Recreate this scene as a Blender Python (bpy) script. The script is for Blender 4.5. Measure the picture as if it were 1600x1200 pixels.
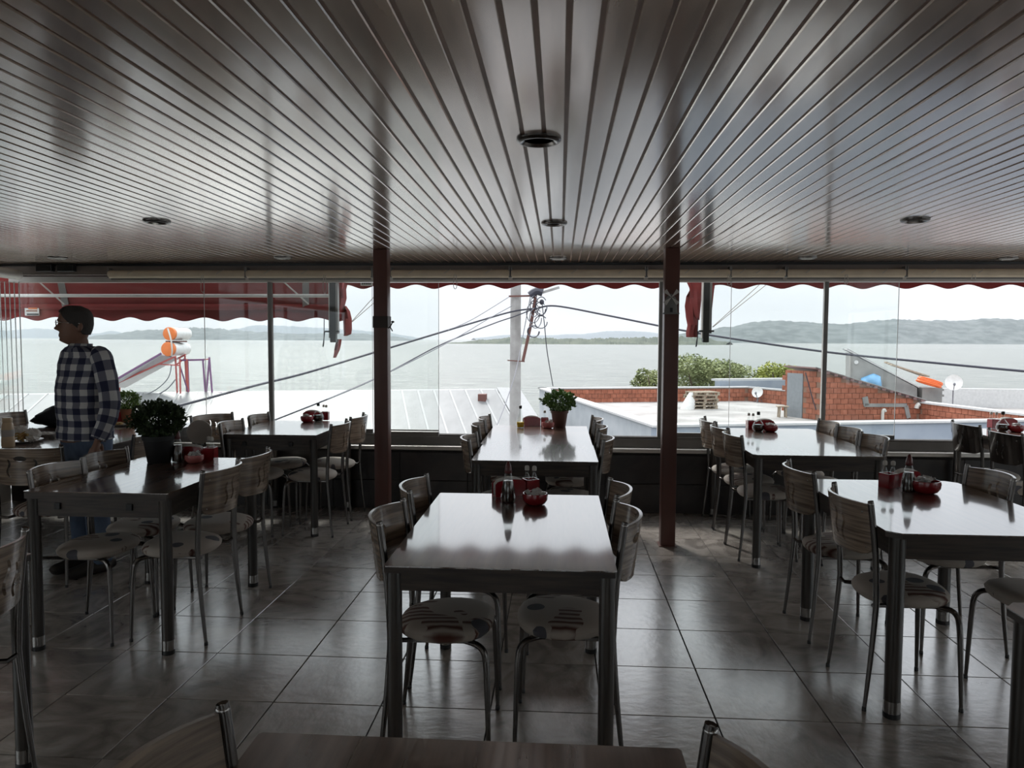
import bpy, bmesh, math, random
from mathutils import Vector, Matrix
from mathutils.geometry import delaunay_2d_cdt
random.seed(7)
PI = math.pi
scene = bpy.context.scene
COL = scene.collection
for o in list(bpy.data.objects): bpy.data.objects.remove(o)

# ------------------------------------------------------------------ camera
FPX, ROLL, CAMH = 1165.0, 0.0042, 1.5
_c, _s = math.cos(ROLL), math.sin(ROLL)
PITCH = math.atan((75*_s + 70*_c)/FPX)
YAW = math.atan((75*_c - 70*_s)/FPX*math.cos(PITCH))
_r0 = Vector((math.cos(YAW), math.sin(YAW), 0))
FW = Vector((-math.sin(YAW)*math.cos(PITCH), math.cos(YAW)*math.cos(PITCH), -math.sin(PITCH)))
_u0 = _r0.cross(FW)
RT = _r0*_c + _u0*_s
UP = _u0*_c - _r0*_s
CP = Vector((0, 0, CAMH))
cam = bpy.data.objects.new('camera', bpy.data.cameras.new('camera'))
COL.objects.link(cam)
m3 = Matrix((RT, UP, -FW)).transposed()
cam.matrix_world = Matrix.Translation(CP) @ m3.to_4x4()
cam.data.sensor_fit = 'HORIZONTAL'; cam.data.sensor_width = 36
cam.data.lens = FPX/1600*36
cam.data.clip_start = 0.05; cam.data.clip_end = 20000
scene.camera = cam
def on_y(x, y, Y):
    d = FW*FPX + RT*(x-800) - UP*(y-600); return CP + d*(Y/d.y)
def on_z(x, y, z):
    d = FW*FPX + RT*(x-800) - UP*(y-600); return CP + d*((z-CAMH)/d.z)

# ------------------------------------------------------------------ sky, sun, exposure
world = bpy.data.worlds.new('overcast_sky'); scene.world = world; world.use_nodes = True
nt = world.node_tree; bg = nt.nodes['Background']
tc = nt.nodes.new('ShaderNodeTexCoord'); mp = nt.nodes.new('ShaderNodeMapping')
mp.inputs['Scale'].default_value = (1.6, 1.6, 5.0)
nz = nt.nodes.new('ShaderNodeTexNoise'); nz.inputs['Scale'].default_value = 1.3; nz.inputs['Detail'].default_value = 5
rp = nt.nodes.new('ShaderNodeValToRGB')
rp.color_ramp.elements[0].position = .3; rp.color_ramp.elements[0].color = (.72, .775, .84, 1)
rp.color_ramp.elements[1].position = .7; rp.color_ramp.elements[1].color = (.93, .955, .985, 1)
nt.links.new(tc.outputs['Generated'], mp.inputs[0]); nt.links.new(mp.outputs[0], nz.inputs['Vector'])
nt.links.new(nz.outputs['Fac'], rp.inputs[0]); nt.links.new(rp.outputs[0], bg.inputs[0])
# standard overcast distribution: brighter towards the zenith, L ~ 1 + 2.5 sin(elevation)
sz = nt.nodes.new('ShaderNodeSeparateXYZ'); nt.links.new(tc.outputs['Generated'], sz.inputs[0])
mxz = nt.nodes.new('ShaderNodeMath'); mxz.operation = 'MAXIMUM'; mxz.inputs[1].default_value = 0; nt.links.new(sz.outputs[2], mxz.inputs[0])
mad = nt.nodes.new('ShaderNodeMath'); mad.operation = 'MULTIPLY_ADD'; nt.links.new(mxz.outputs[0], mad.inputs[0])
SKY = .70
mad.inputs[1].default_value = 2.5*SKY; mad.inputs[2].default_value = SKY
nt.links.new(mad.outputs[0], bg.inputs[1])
sun = bpy.data.objects.new('sun', bpy.data.lights.new('sun', 'SUN')); COL.objects.link(sun)
sun.data.energy = 1.9; sun.data.angle = math.radians(9); sun.data.color = (1, .97, .92)
sun.rotation_euler = (Vector((.30, -.62, -.72))).to_track_quat('-Z', 'Y').to_euler()
scene.view_settings.view_transform = 'Standard'; scene.view_settings.look = 'None'
scene.view_settings.exposure = 0.62; scene.view_settings.gamma = 1.0
scene.view_settings.use_curve_mapping = False
scene.cycles.transparent_max_bounces = 32

# ------------------------------------------------------------------ materials
MATS = {}
def nodes_of(name):
    m = bpy.data.materials.new(name); m.use_nodes = True; MATS[name] = m
    t = m.node_tree; return m, t, t.nodes['Principled BSDF']
def seti(b, **k):
    for a, v in k.items():
        a = {'rough': 'Roughness', 'metal': 'Metallic', 'ior': 'IOR', 'coat': 'Coat Weight', 'coat_rough': 'Coat Roughness',
             'coat_ior': 'Coat IOR', 'spec': 'Specular IOR Level', 'alpha': 'Alpha', 'trans': 'Transmission Weight', 'sheen': 'Sheen Weight'}[a]
        b.inputs[a].default_value = v
def c4(c): return (c[0], c[1], c[2], 1)
def noise_mat(name, c1, c2, scale=5, stretch=(1, 1, 1), detail=4, lo=.35, hi=.65, bump=0, bscale=None, tone=0, coord='Object', dist=0, **k):
    m, t, b = nodes_of(name)
    tc = t.nodes.new('ShaderNodeTexCoord'); mp = t.nodes.new('ShaderNodeMapping'); mp.inputs['Scale'].default_value = stretch
    t.links.new(tc.outputs[coord], mp.inputs[0])
    vec = mp.outputs[0]
    oi = t.nodes.new('ShaderNodeObjectInfo')
    ad = t.nodes.new('ShaderNodeVectorMath'); ad.operation = 'MULTIPLY_ADD'
    cb = t.nodes.new('ShaderNodeCombineXYZ')
    for i in range(3): t.links.new(oi.outputs['Random'], cb.inputs[i])
    t.links.new(cb.outputs[0], ad.inputs[0]); ad.inputs[1].default_value = (17, 31, 23) if coord == 'Object' else (0, 0, 0)
    t.links.new(vec, ad.inputs[2]); vec = ad.outputs[0]
    n = t.nodes.new('ShaderNodeTexNoise'); n.inputs['Scale'].default_value = scale; n.inputs['Detail'].default_value = detail
    n.inputs['Distortion'].default_value = dist
    t.links.new(vec, n.inputs['Vector'])
    r = t.nodes.new('ShaderNodeValToRGB'); e = r.color_ramp.elements
    e[0].position = lo; e[0].color = c4(c1); e[1].position = hi; e[1].color = c4(c2)
    t.links.new(n.outputs['Fac'], r.inputs[0]); col = r.outputs[0]
    if tone:
        hs = t.nodes.new('ShaderNodeHueSaturation'); mr = t.nodes.new('ShaderNodeMapRange')
        mr.inputs['To Min'].default_value = 1-tone; mr.inputs['To Max'].default_value = 1+tone
        t.links.new(oi.outputs['Random'], mr.inputs[0]); t.links.new(mr.outputs[0], hs.inputs['Value'])
        t.links.new(col, hs.inputs['Color']); col = hs.outputs[0]
    t.links.new(col, b.inputs['Base Color'])
    if bump:
        n2 = t.nodes.new('ShaderNodeTexNoise'); n2.inputs['Scale'].default_value = bscale or scale*3; n2.inputs['Detail'].default_value = 3
        t.links.new(vec, n2.inputs['Vector'])
        bp = t.nodes.new('ShaderNodeBump'); bp.inputs['Strength'].default_value = bump; bp.inputs['Distance'].default_value = .01
        t.links.new(n2.outputs['Fac'], bp.inputs['Height']); t.links.new(bp.outputs[0], b.inputs['Normal'])
    seti(b, **k); return m
def plain(name, c, **k):
    d = tuple(x*.86 for x in c)
    return noise_mat(name, d, c, scale=9, lo=.3, hi=.7, **k)
def glass_mat(name, tint, refl=1.0, ior=1.5, rough=0.0):
    m = bpy.data.materials.new(name); m.use_nodes = True; MATS[name] = m; t = m.node_tree; t.nodes.clear()
    out = t.nodes.new('ShaderNodeOutputMaterial'); mix = t.nodes.new('ShaderNodeMixShader')
    tr = t.nodes.new('ShaderNodeBsdfTransparent'); tr.inputs[0].default_value = c4(tint)
    gl = t.nodes.new('ShaderNodeBsdfGlossy'); gl.inputs['Roughness'].default_value = rough; gl.inputs[0].default_value = (refl, refl, refl, 1)
    fr = t.nodes.new('ShaderNodeFresnel'); ge = t.nodes.new('ShaderNodeNewGeometry'); mr = t.nodes.new('ShaderNodeMapRange')
    mr.inputs['To Min'].default_value = ior; mr.inputs['To Max'].default_value = 1/ior       # same reflectance on both faces of the sheet
    t.links.new(ge.outputs['Backfacing'], mr.inputs[0]); t.links.new(mr.outputs[0], fr.inputs[0])
    t.links.new(fr.outputs[0], mix.inputs[0]); t.links.new(tr.outputs[0], mix.inputs[1]); t.links.new(gl.outputs[0], mix.inputs[2])
    t.links.new(mix.outputs[0], out.inputs[0]); return m

noise_mat('ceiling_plank', (.40, .285, .215), (.57, .43, .33), scale=6, stretch=(5, .5, 1), rough=.22, bump=.05, bscale=5, metal=.45, ior=1.6, coat=1.0, coat_rough=.13, coat_ior=2.4, tone=.08)
noise_mat('ceiling_groove', (0.28, 0.182, 0.133), (0.42, 0.28, 0.21), scale=4, rough=.5)
noise_mat('floor_tile', (.22, .195, .175), (.48, .44, .40), scale=3.6, stretch=(1, 1.6, 1), detail=10, lo=.33, hi=.66, bump=.3, bscale=18, dist=1.6, rough=.27, ior=1.6, coat=1.0, coat_rough=.2, coat_ior=1.9, tone=.10)
plain('grout', (.03, .027, .025), rough=.8)
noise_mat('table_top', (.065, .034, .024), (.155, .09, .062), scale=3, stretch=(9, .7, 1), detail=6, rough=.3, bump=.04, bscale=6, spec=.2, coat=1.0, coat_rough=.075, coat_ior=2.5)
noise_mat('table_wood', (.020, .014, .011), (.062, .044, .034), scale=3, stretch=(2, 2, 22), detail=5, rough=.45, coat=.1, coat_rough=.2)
noise_mat('table_leg', (.022, .018, .015), (.055, .045, .038), scale=3, stretch=(16, 16, .8), detail=5, rough=.35, coat=.25, coat_rough=.15)
noise_mat('chair_wood', (.13, .096, .073), (.34, .26, .195), scale=3, stretch=(2, 1.4, 26), detail=5, rough=.26, coat=.7, coat_rough=.12, tone=.12)
plain('chair_dark', (.022, .016, .013), rough=.22, coat=.8, coat_rough=.08)
plain('chrome', (.34, .33, .32), rough=.2, metal=1.0)
plain('steel_dark', (.16, .15, .145), rough=.27, metal=1.0)
plain('black_plastic', (.012, .012, .013), rough=.4)
plain('column_paint', (.13, .055, .044), rough=.38)
plain('dark_tape', (.05, .035, .028), rough=.6)
noise_mat('dark_wall_tile', (.012, .01, .01), (.035, .028, .026), scale=3, detail=7, dist=1.5, rough=.35, tone=.2)
plain('aluminium', (.66, .64, .61), rough=.35, metal=.35)
plain('aluminium_dark', (.25, .24, .23), rough=.4, metal=.3)
plain('beam_paint', (.24, .20, .18), rough=.55)
plain('blind_fabric', (.80, .69, .53), rough=.75, bump=.1)
plain('cord_white', (.6, .58, .54), rough=.7)
plain('red_cloth', (0.212, 0.0221, 0.0204), rough=.85, bump=.15)
plain('white_paint', (.55, .55, .545), rough=.6)
plain('inner_wall', (.62, .58, .53), rough=.7)
plain('red_plastic', (.30, .012, .02), rough=.2, coat=.5)
plain('pink_plastic', (.55, .16, .15), rough=.25)
plain('napkin', (.78, .77, .75), rough=.9)
plain('sachet', (.62, .61, .60), rough=.4)
plain('cruet_cap', (.12, .02, .02), rough=.35)
plain('vinegar', (.035, .01, .006), rough=.15)
plain('olive_oil', (.72, .47, .01), rough=.12)
plain('pot_black', (.015, .016, .018), rough=.5)
plain('pot_brown', (.12, .055, .04), rough=.6)
plain('terracotta', (.33, .13, .07), rough=.75)
noise_mat('basil_leaf', (.045, .095, .022), (.15, .27, .065), scale=22, rough=.5)
noise_mat('bush_leaf', (.018, .034, .012), (.055, .09, .03), scale=22, rough=.5)
noise_mat('bright_leaf', (.09, .18, .03), (.24, .36, .09), scale=22, rough=.5)
plain('soil', (.03, .02, .014), rough=1)
plain('stem', (.07, .08, .03), rough=.8)
plain('mayo', (.62, .46, .29), rough=.35)
plain('ceramic', (.72, .71, .69), rough=.2, coat=.5)
noise_mat('food', (.45, .28, .09), (.62, .45, .22), scale=40, rough=.7)
plain('foil', (.6, .6, .6), rough=.3, metal=.8)
plain('bag_cloth', (.015, .017, .024), rough=.8, bump=.3)
plain('tray_board', (.42, .38, .34), rough=.5)
# outdoors
noise_mat('sea_bed', (.2, .2, .2), (.3, .3, .3), scale=1)
plain('ground_mat', (.26, .25, .23), rough=.9)
noise_mat('roof_white', (0.135, 0.138, 0.138), (0.168, 0.171, 0.171), scale=2.5, stretch=(1, .2, 1), rough=.45, tone=.03)
plain('roof_seam', (0.253, 0.257, 0.257), rough=.45)
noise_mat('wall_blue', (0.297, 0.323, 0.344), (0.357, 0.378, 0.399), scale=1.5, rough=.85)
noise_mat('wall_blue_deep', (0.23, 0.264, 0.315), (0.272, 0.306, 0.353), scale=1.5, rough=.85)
plain('cap_white', (0.493, 0.493, 0.493), rough=.7)
noise_mat('roof_concrete', (0.246, 0.231, 0.22), (0.361, 0.343, 0.329), scale=.8, detail=8, rough=.9)
noise_mat('brick_red', (0.23, 0.0723, 0.0382), (0.323, 0.115, 0.068), scale=6, rough=.85, tone=.16)
plain('mortar', (0.255, 0.153, 0.111), rough=.95)
noise_mat('cement', (0.178, 0.178, 0.174), (0.255, 0.255, 0.242), scale=1.5, detail=8, rough=.9)
plain('door_metal', (0.255, 0.272, 0.289), rough=.5, metal=.2)
plain('shed_roof', (.16, .09, .085), rough=.6)
plain('tarp_blue', (0.136, 0.34, 0.561), rough=.45, bump=.4)
plain('hose_orange', (0.722, 0.136, 0.0255), rough=.4)
plain('tank_orange', (0.722, 0.187, 0.0425), rough=.45)
plain('frame_red', (0.408, 0.085, 0.0765), rough=.5)
plain('frame_purple', (0.187, 0.085, 0.187), rough=.5)
plain('collector', (0.527, 0.527, 0.561), rough=.3)
noise_mat('pallet_wood', (0.255, 0.2, 0.145), (0.365, 0.306, 0.238), scale=6, stretch=(1, 6, 1), rough=.9)
noise_mat('pole_concrete', (0.255, 0.246, 0.238), (0.34, 0.332, 0.323), scale=3, rough=.9)
plain('cable_black', (.03, .03, .045), rough=.6)
plain('cable_grey', (.16, .16, .18), rough=.6)
plain('rust_pipe', (.13, .055, .045), rough=.7)
noise_mat('tree_leaf', (0.111, 0.14, 0.0467), (0.281, 0.306, 0.136), scale=1.2, rough=.7)
noise_mat('tree_leaf_yellow', (0.153, 0.187, 0.0255), (0.34, 0.357, 0.0765), scale=1.2, rough=.7)
plain('bark', (.10, .075, .05), rough=.95)
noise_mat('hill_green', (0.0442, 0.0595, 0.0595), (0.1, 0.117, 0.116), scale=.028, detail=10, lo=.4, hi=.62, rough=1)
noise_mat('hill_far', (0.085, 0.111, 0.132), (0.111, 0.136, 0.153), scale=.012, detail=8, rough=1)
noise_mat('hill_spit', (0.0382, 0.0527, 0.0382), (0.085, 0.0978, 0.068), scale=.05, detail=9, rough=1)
# person
plain('skin', (.24, .125, .085), rough=.5)
plain('hair', (.055, .048, .044), rough=.75, bump=.5)
noise_mat('denim', (.075, .11, .18), (.13, .18, .27), scale=14, stretch=(1, 1, .4), rough=.9)
plain('shoe', (.03, .025, .022), rough=.5)
glass_mat('window_glass', (.965, .985, .978))
glass_mat('bottle_glass', (.93, .95, .945), ior=1.5)
glass_mat('lens_glass', (.9, .9, .9))

# water
m, t, b = nodes_of('sea_water'); seti(b, rough=.22, ior=1.33)
tc = t.nodes.new('ShaderNodeTexCoord'); mp = t.nodes.new('ShaderNodeMapping'); mp.inputs['Scale'].default_value = (.10, .28, 1)
n = t.nodes.new('ShaderNodeTexNoise'); n.inputs['Scale'].default_value = 1.0; n.inputs['Detail'].default_value = 9; n.inputs['Roughness'].default_value = .62
bp = t.nodes.new('ShaderNodeBump'); bp.inputs['Strength'].default_value = 1.0; bp.inputs['Distance'].default_value = 1.1
t.links.new(tc.outputs['Object'], mp.inputs[0]); t.links.new(mp.outputs[0], n.inputs['Vector'])
t.links.new(n.outputs['Fac'], bp.inputs['Height']); t.links.new(bp.outputs[0], b.inputs['Normal'])
r = t.nodes.new('ShaderNodeValToRGB'); e = r.color_ramp.elements
e[0].position = .36; e[0].color = (.062, .073, .060, 1); e[1].position = .66; e[1].color = (.16, .17, .148, 1)
t.links.new(n.outputs['Fac'], r.inputs[0]); t.links.new(r.outputs[0], b.inputs['Base Color'])

# patterned seat cloth: beige with dark dots and brown swirls
m, t, b = nodes_of('seat_cloth'); seti(b, rough=.85)
tc = t.nodes.new('ShaderNodeTexCoord'); oi = t.nodes.new('ShaderNodeObjectInfo')
cb = t.nodes.new('ShaderNodeCombineXYZ'); [t.links.new(oi.outputs['Random'], cb.inputs[i]) for i in (0, 1)]
ad = t.nodes.new('ShaderNodeVectorMath'); ad.operation = 'MULTIPLY_ADD'; ad.inputs[1].default_value = (3.1, 5.3, 0)
t.links.new(cb.outputs[0], ad.inputs[0]); t.links.new(tc.outputs['Object'], ad.inputs[2])
mp = t.nodes.new('ShaderNodeMapping'); mp.inputs['Scale'].default_value = (1, 1, .15); t.links.new(ad.outputs[0], mp.inputs[0])
vo = t.nodes.new('ShaderNodeTexVoronoi'); vo.inputs['Scale'].default_value = 6.0; vo.inputs['Randomness'].default_value = .75
t.links.new(mp.outputs[0], vo.inputs['Vector'])
lt = t.nodes.new('ShaderNodeMath'); lt.operation = 'LESS_THAN'; lt.inputs[1].default_value = .21; t.links.new(vo.outputs['Distance'], lt.inputs[0])
wv = t.nodes.new('ShaderNodeTexWave'); wv.wave_type = 'RINGS'; wv.inputs['Scale'].default_value = 9; wv.inputs['Distortion'].default_value = 3
t.links.new(mp.outputs[0], wv.inputs['Vector'])
ns = t.nodes.new('ShaderNodeTexNoise'); ns.inputs['Scale'].default_value = 5; t.links.new(mp.outputs[0], ns.inputs['Vector'])
gt = t.nodes.new('ShaderNodeMath'); gt.operation = 'GREATER_THAN'; gt.inputs[1].default_value = .56; t.links.new(ns.outputs['Fac'], gt.inputs[0])
mu = t.nodes.new('ShaderNodeMath'); mu.operation = 'MULTIPLY'; t.links.new(gt.outputs[0], mu.inputs[0]); t.links.new(wv.outputs['Fac'], mu.inputs[1])
mx = t.nodes.new('ShaderNodeMixRGB'); mx.inputs[1].default_value = (.47, .42, .37, 1); mx.inputs[2].default_value = (.10, .035, .025, 1)
t.links.new(mu.outputs[0], mx.inputs[0])
mx2 = t.nodes.new('ShaderNodeMixRGB'); mx2.inputs[2].default_value = (.10, .10, .115, 1)
t.links.new(lt.outputs[0], mx2.inputs[0]); t.links.new(mx.outputs[0], mx2.inputs[1]); t.links.new(mx2.outputs[0], b.inputs['Base Color'])

# plaid shirt from its own UVs (metres)
m, t, b = nodes_of('plaid_shirt'); seti(b, rough=.9)
uv = t.nodes.new('ShaderNodeUVMap'); sx = t.nodes.new('ShaderNodeSeparateXYZ'); t.links.new(uv.outputs[0], sx.inputs[0])
bands = []
for i in (0, 1):
    a = t.nodes.new('ShaderNodeMath'); a.operation = 'DIVIDE'; a.inputs[1].default_value = .078; t.links.new(sx.outputs[i], a.inputs[0])
    f_ = t.nodes.new('ShaderNodeMath'); f_.operation = 'FRACT'; t.links.new(a.outputs[0], f_.inputs[0])
    g = t.nodes.new('ShaderNodeMath'); g.operation = 'GREATER_THAN'; g.inputs[1].default_value = .5; t.links.new(f_.outputs[0], g.inputs[0]); bands.append(g)
sm = t.nodes.new('ShaderNodeMath'); sm.operation = 'ADD'; t.links.new(bands[0].outputs[0], sm.inputs[0]); t.links.new(bands[1].outputs[0], sm.inputs[1])
hf = t.nodes.new('ShaderNodeMath'); hf.operation = 'MULTIPLY'; hf.inputs[1].default_value = .5; t.links.new(sm.outputs[0], hf.inputs[0])
r = t.nodes.new('ShaderNodeValToRGB'); r.color_ramp.interpolation = 'CONSTANT'
r.color_ramp.elements[0].color = (.022, .026, .062, 1); e = r.color_ramp.elements.new(.3); e.color = (.16, .165, .21, 1)
r.color_ramp.elements[-1].position = .8; r.color_ramp.elements[-1].color = (.62, .62, .62, 1)
t.links.new(hf.outputs[0], r.inputs[0]); t.links.new(r.outputs[0], b.inputs['Base Color'])

# ------------------------------------------------------------------ mesh helpers
class MB:
    def __init__(s): s.v = []; s.f = []; s.uv = {}
    def add(s, vs, fs):
        k = len(s.v); s.v += [tuple(p) for p in vs]; s.f += [tuple(i+k for i in q) for q in fs]; return s
    def box(s, c, d, rot=None):
        hx, hy, hz = d[0]/2, d[1]/2, d[2]/2
        P = [Vector((x*hx, y*hy, z*hz)) for x in (-1, 1) for y in (-1, 1) for z in (-1, 1)]
        if rot is not None: P = [rot @ p for p in P]
        return s.add([p+Vector(c) for p in P], [(0, 1, 3, 2), (4, 6, 7, 5), (0, 4, 5, 1), (2, 3, 7, 6), (0, 2, 6, 4), (1, 5, 7, 3)])
    def bar(s, a, b_, w, h):                      # rectangular bar from a to b
        a = Vector(a); b_ = Vector(b_); d = b_-a
        q = d.to_track_quat('X', 'Z').to_matrix(); return s.box((a+b_)/2, (d.length, w, h), q)
    def rbox(s, c, d, r=.005, seg=2, rot=None):
        bm = bmesh.new(); bmesh.ops.create_cube(bm, size=1)
        bmesh.ops.scale(bm, vec=d, verts=bm.verts)
        bmesh.ops.bevel(bm, geom=list(bm.edges), offset=min(r, min(d)*.45), segments=seg, affect='EDGES', profile=.5)
        R = rot if rot is not None else Matrix.Identity(3)
        bm.verts.index_update()
        s.add([R @ v.co + Vector(c) for v in bm.verts], [[v.index for v in f.verts] for f in bm.faces]); bm.free(); return s
    def tube(s, pts, rad, n=8, smooth=0, cap=True, flat=1.0):
        pts = [Vector(p) for p in pts]
        if not isinstance(rad, (list, tuple)): rad = [rad]*len(pts)
        if smooth:
            np_, nr = [], []
            for i in range(len(pts)-1):
                p0 = pts[max(i-1, 0)]; p1 = pts[i]; p2 = pts[i+1]; p3 = pts[min(i+2, len(pts)-1)]
                for k in range(smooth):
                    u = k/smooth
                    np_.append(.5*((2*p1)+(p2-p0)*u+(2*p0-5*p1+4*p2-p3)*u*u+(3*p1-p0-3*p2+p3)*u**3)); nr.append(rad[i]*(1-u)+rad[i+1]*u)
            np_.append(pts[-1]); nr.append(rad[-1]); pts, rad = np_, nr
        T = [(pts[min(i+1, len(pts)-1)]-pts[max(i-1, 0)]).normalized() for i in range(len(pts))]
        up = Vector((0, 0, 1)) if abs(T[0].z) < .9 else Vector((1, 0, 0))
        N = (up - T[0]*up.dot(T[0])).normalized(); V = []; F = []
        for i, p in enumerate(pts):
            if i:
                N = N - T[i]*N.dot(T[i])
                N = N.normalized() if N.length > 1e-6 else T[i].orthogonal().normalized()
            B = T[i].cross(N)
            V += [p + (N*math.cos(2*PI*k/n)*flat + B*math.sin(2*PI*k/n))*rad[i] for k in range(n)]
        for i in range(len(pts)-1):
            for k in range(n): F.append((i*n+k, i*n+(k+1) % n, (i+1)*n+(k+1) % n, (i+1)*n+k))
        if cap: F.append(tuple(reversed(range(n)))); F.append(tuple((len(pts)-1)*n+k for k in range(n)))
        return s.add(V, F)
    def lathe(s, prof, n=20, c=(0, 0, 0), rot=None, sx=1, sy=1):
        V = []; F = []
        for r, z in prof:
            for k in range(n):
                p = Vector((r*sx*math.cos(2*PI*k/n), r*sy*math.sin(2*PI*k/n), z))
                V.append((rot @ p if rot is not None else p)+Vector(c))
        m_ = len(prof)
        for i in range(m_-1):
            for k in range(n): F.append((i*n+k, i*n+(k+1) % n, (i+1)*n+(k+1) % n, (i+1)*n+k))
        F.append(tuple(reversed(range(n)))); F.append(tuple((m_-1)*n+k for k in range(n)))
        return s.add(V, F)
    def prism(s, poly, z0, z1):
        n = len(poly)
        V = [(p[0], p[1], z0) for p in poly]+[(p[0], p[1], z1) for p in poly]
        F = [tuple(reversed(range(n))), tuple(range(n, 2*n))]+[(i, (i+1) % n, n+(i+1) % n, n+i) for i in range(n)]
        return s.add(V, F)
    def poly3(s, pts, thick):                     # planar polygon given thickness
        pts = [Vector(p) for p in pts]; nrm = (pts[1]-pts[0]).cross(pts[2]-pts[0]).normalized()*thick; n = len(pts)
        F = [tuple(range(n)), tuple(reversed(range(n, 2*n)))]+[(i, n+i, n+(i+1) % n, (i+1) % n) for i in range(n)]
        return s.add(pts+[p-nrm for p in pts], F)
    def ellip(s, c, r, n=12, m_=8, rot=None):
        prof = [(max(1e-4, math.sin(PI*i/m_)), -math.cos(PI*i/m_)) for i in range(m_+1)]
        k = len(s.v); s.lathe(prof, n)
        for i in range(k, len(s.v)):
            p = Vector((s.v[i][0]*r[0], s.v[i][1]*r[1], s.v[i][2]*r[2]))
            s.v[i] = tuple((rot @ p if rot is not None else p)+Vector(c))
        return s
    def grid(s, fn, nu, nv, closed=False):
        V = [fn(i/(nu if closed else nu-1), j/(nv-1)) for j in range(nv) for i in range(nu)]; F = []
        for j in range(nv-1):
            for i in range(nu if closed else nu-1):
                a = j*nu+i; b_ = j*nu+(i+1) % nu; F.append((a, b_, b_+nu, a+nu))
        return s.add(V, F)
    def mesh(s, name, mat, smooth=False):
        me = bpy.data.meshes.new(name); me.from_pydata(s.v, [], s.f)
        me.materials.append(MATS[mat]); me.validate()
        bm = bmesh.new(); bm.from_mesh(me); bmesh.ops.recalc_face_normals(bm, faces=bm.faces); bm.to_mesh(me); bm.free()
        if smooth:
            me.polygons.foreach_set('use_smooth', [True]*len(me.polygons))
            me.set_sharp_from_angle(angle=math.radians(45))
        me.update(); return me
    def build(s, name, mat, parent=None, smooth=False, loc=None):
        return obj(name, s.mesh(name, mat, smooth), parent, loc)
def obj(name, me, parent=None, loc=None):
    o = bpy.data.objects.new(name, me); COL.objects.link(o)
    if parent is not None: o.parent = parent
    if loc is not None: o.location = loc
    return o
def empty(name, loc=(0, 0, 0), rz=0):
    o = bpy.data.objects.new(name, None); COL.objects.link(o); o.location = loc; o.rotation_euler = (0, 0, rz); o.empty_display_size = .1; return o
def tag(o, label=None, cat=None, group=None, kind=None):
    if label: o['label'] = label
    if cat: o['category'] = cat
    if group: o['group'] = group
    if kind: o['kind'] = kind
    return o
def copy_tree(o, parent=None):
    c = o.copy(); COL.objects.link(c); c.parent = parent
    for ch in list(o.children): copy_tree(ch, c)
    return c

# ------------------------------------------------------------------ room shell
XL, XR, YB, YF, CZ = -5.0, 6.4, -4.0, 6.44, 2.15
# floor: grout slab + single tiles
fl = MB().box(((XL+XR)/2, (YB+YF+.3)/2, -.06), (XR-XL, YF+.3-YB, .107)).build('floor', 'grout')
tag(fl, 'grey marbled tile floor with dark joints', kind='structure')
TS = .4487; tx0, ty0 = .627, 2.922
tile_me = MB().rbox((0, 0, -.004), (TS-.005, TS-.005, .011), .0015, 1).mesh('tile', 'floor_tile')
rest = MB(); cnt = 0
for j in range(-16, 9):
    for i in range(-13, 14):
        x0 = tx0+i*TS; y0 = ty0+j*TS; x1 = x0+TS; y1 = y0+TS
        if x1 < XL or x0 > XR or y0 > YF or y1 < YB: continue
        cx, cy = (x0+x1)/2, (y0+y1)/2
        vis = cy > 2.2 and abs(cx+.1*cy/1.4-.0) < .74*cy+.35 and x0 > XL and x1 < XR and y1 < YF+.25
        if vis and cnt < 300:
            cnt += 1; o = obj('tile', tile_me, fl, (cx, cy, 0)); o.rotation_euler = (0, 0, random.choice((0, PI/2, PI, -PI/2)))
        else:
            xa, xb, ya, yb = max(x0, XL)+.0025, min(x1, XR)-.0025, max(y0, YB)+.0025, min(y1, YF+.2)-.0025
            if xb-xa > .02 and yb-ya > .02: rest.box(((xa+xb)/2, (ya+yb)/2, -.004), (xb-xa, yb-ya, .011))
tag(rest.build('outer_tiles', 'floor_tile', fl), kind='stuff')
# ceiling: groove board + planks
ce = MB().box(((XL+XR)/2, (YB+YF)/2-.02, CZ+.0435), (XR-XL+.3, YF-YB, .08)).build('ceiling', 'ceiling_groove')
tag(ce, 'glossy brown plank ceiling running towards the window', kind='structure')
PS = .0689; px0 = .0136
pl = MB(); w = (PS-.009)/2
prof = [(-w, .006), (-w, -.001), (-w+.003, -.005), (w-.003, -.005), (w, -.001), (w, .006)]
V = [(x, y, z) for y in (YB, YF-.04) for x, z in prof]; n = len(prof)
pl.add(V, [tuple(range(n)), tuple(reversed(range(n, 2*n)))]+[(i, n+i, n+(i+1) % n, (i+1) % n) for i in range(n)])
plank_me = pl.mesh('plank', 'ceiling_plank')
k = math.ceil((XL+.04-px0)/PS)
while px0+(k+.5)*PS < XR-.03:
    obj('plank', plank_me, ce, (px0+(k+.5)*PS, 0, CZ+.005)); k += 1
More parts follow.
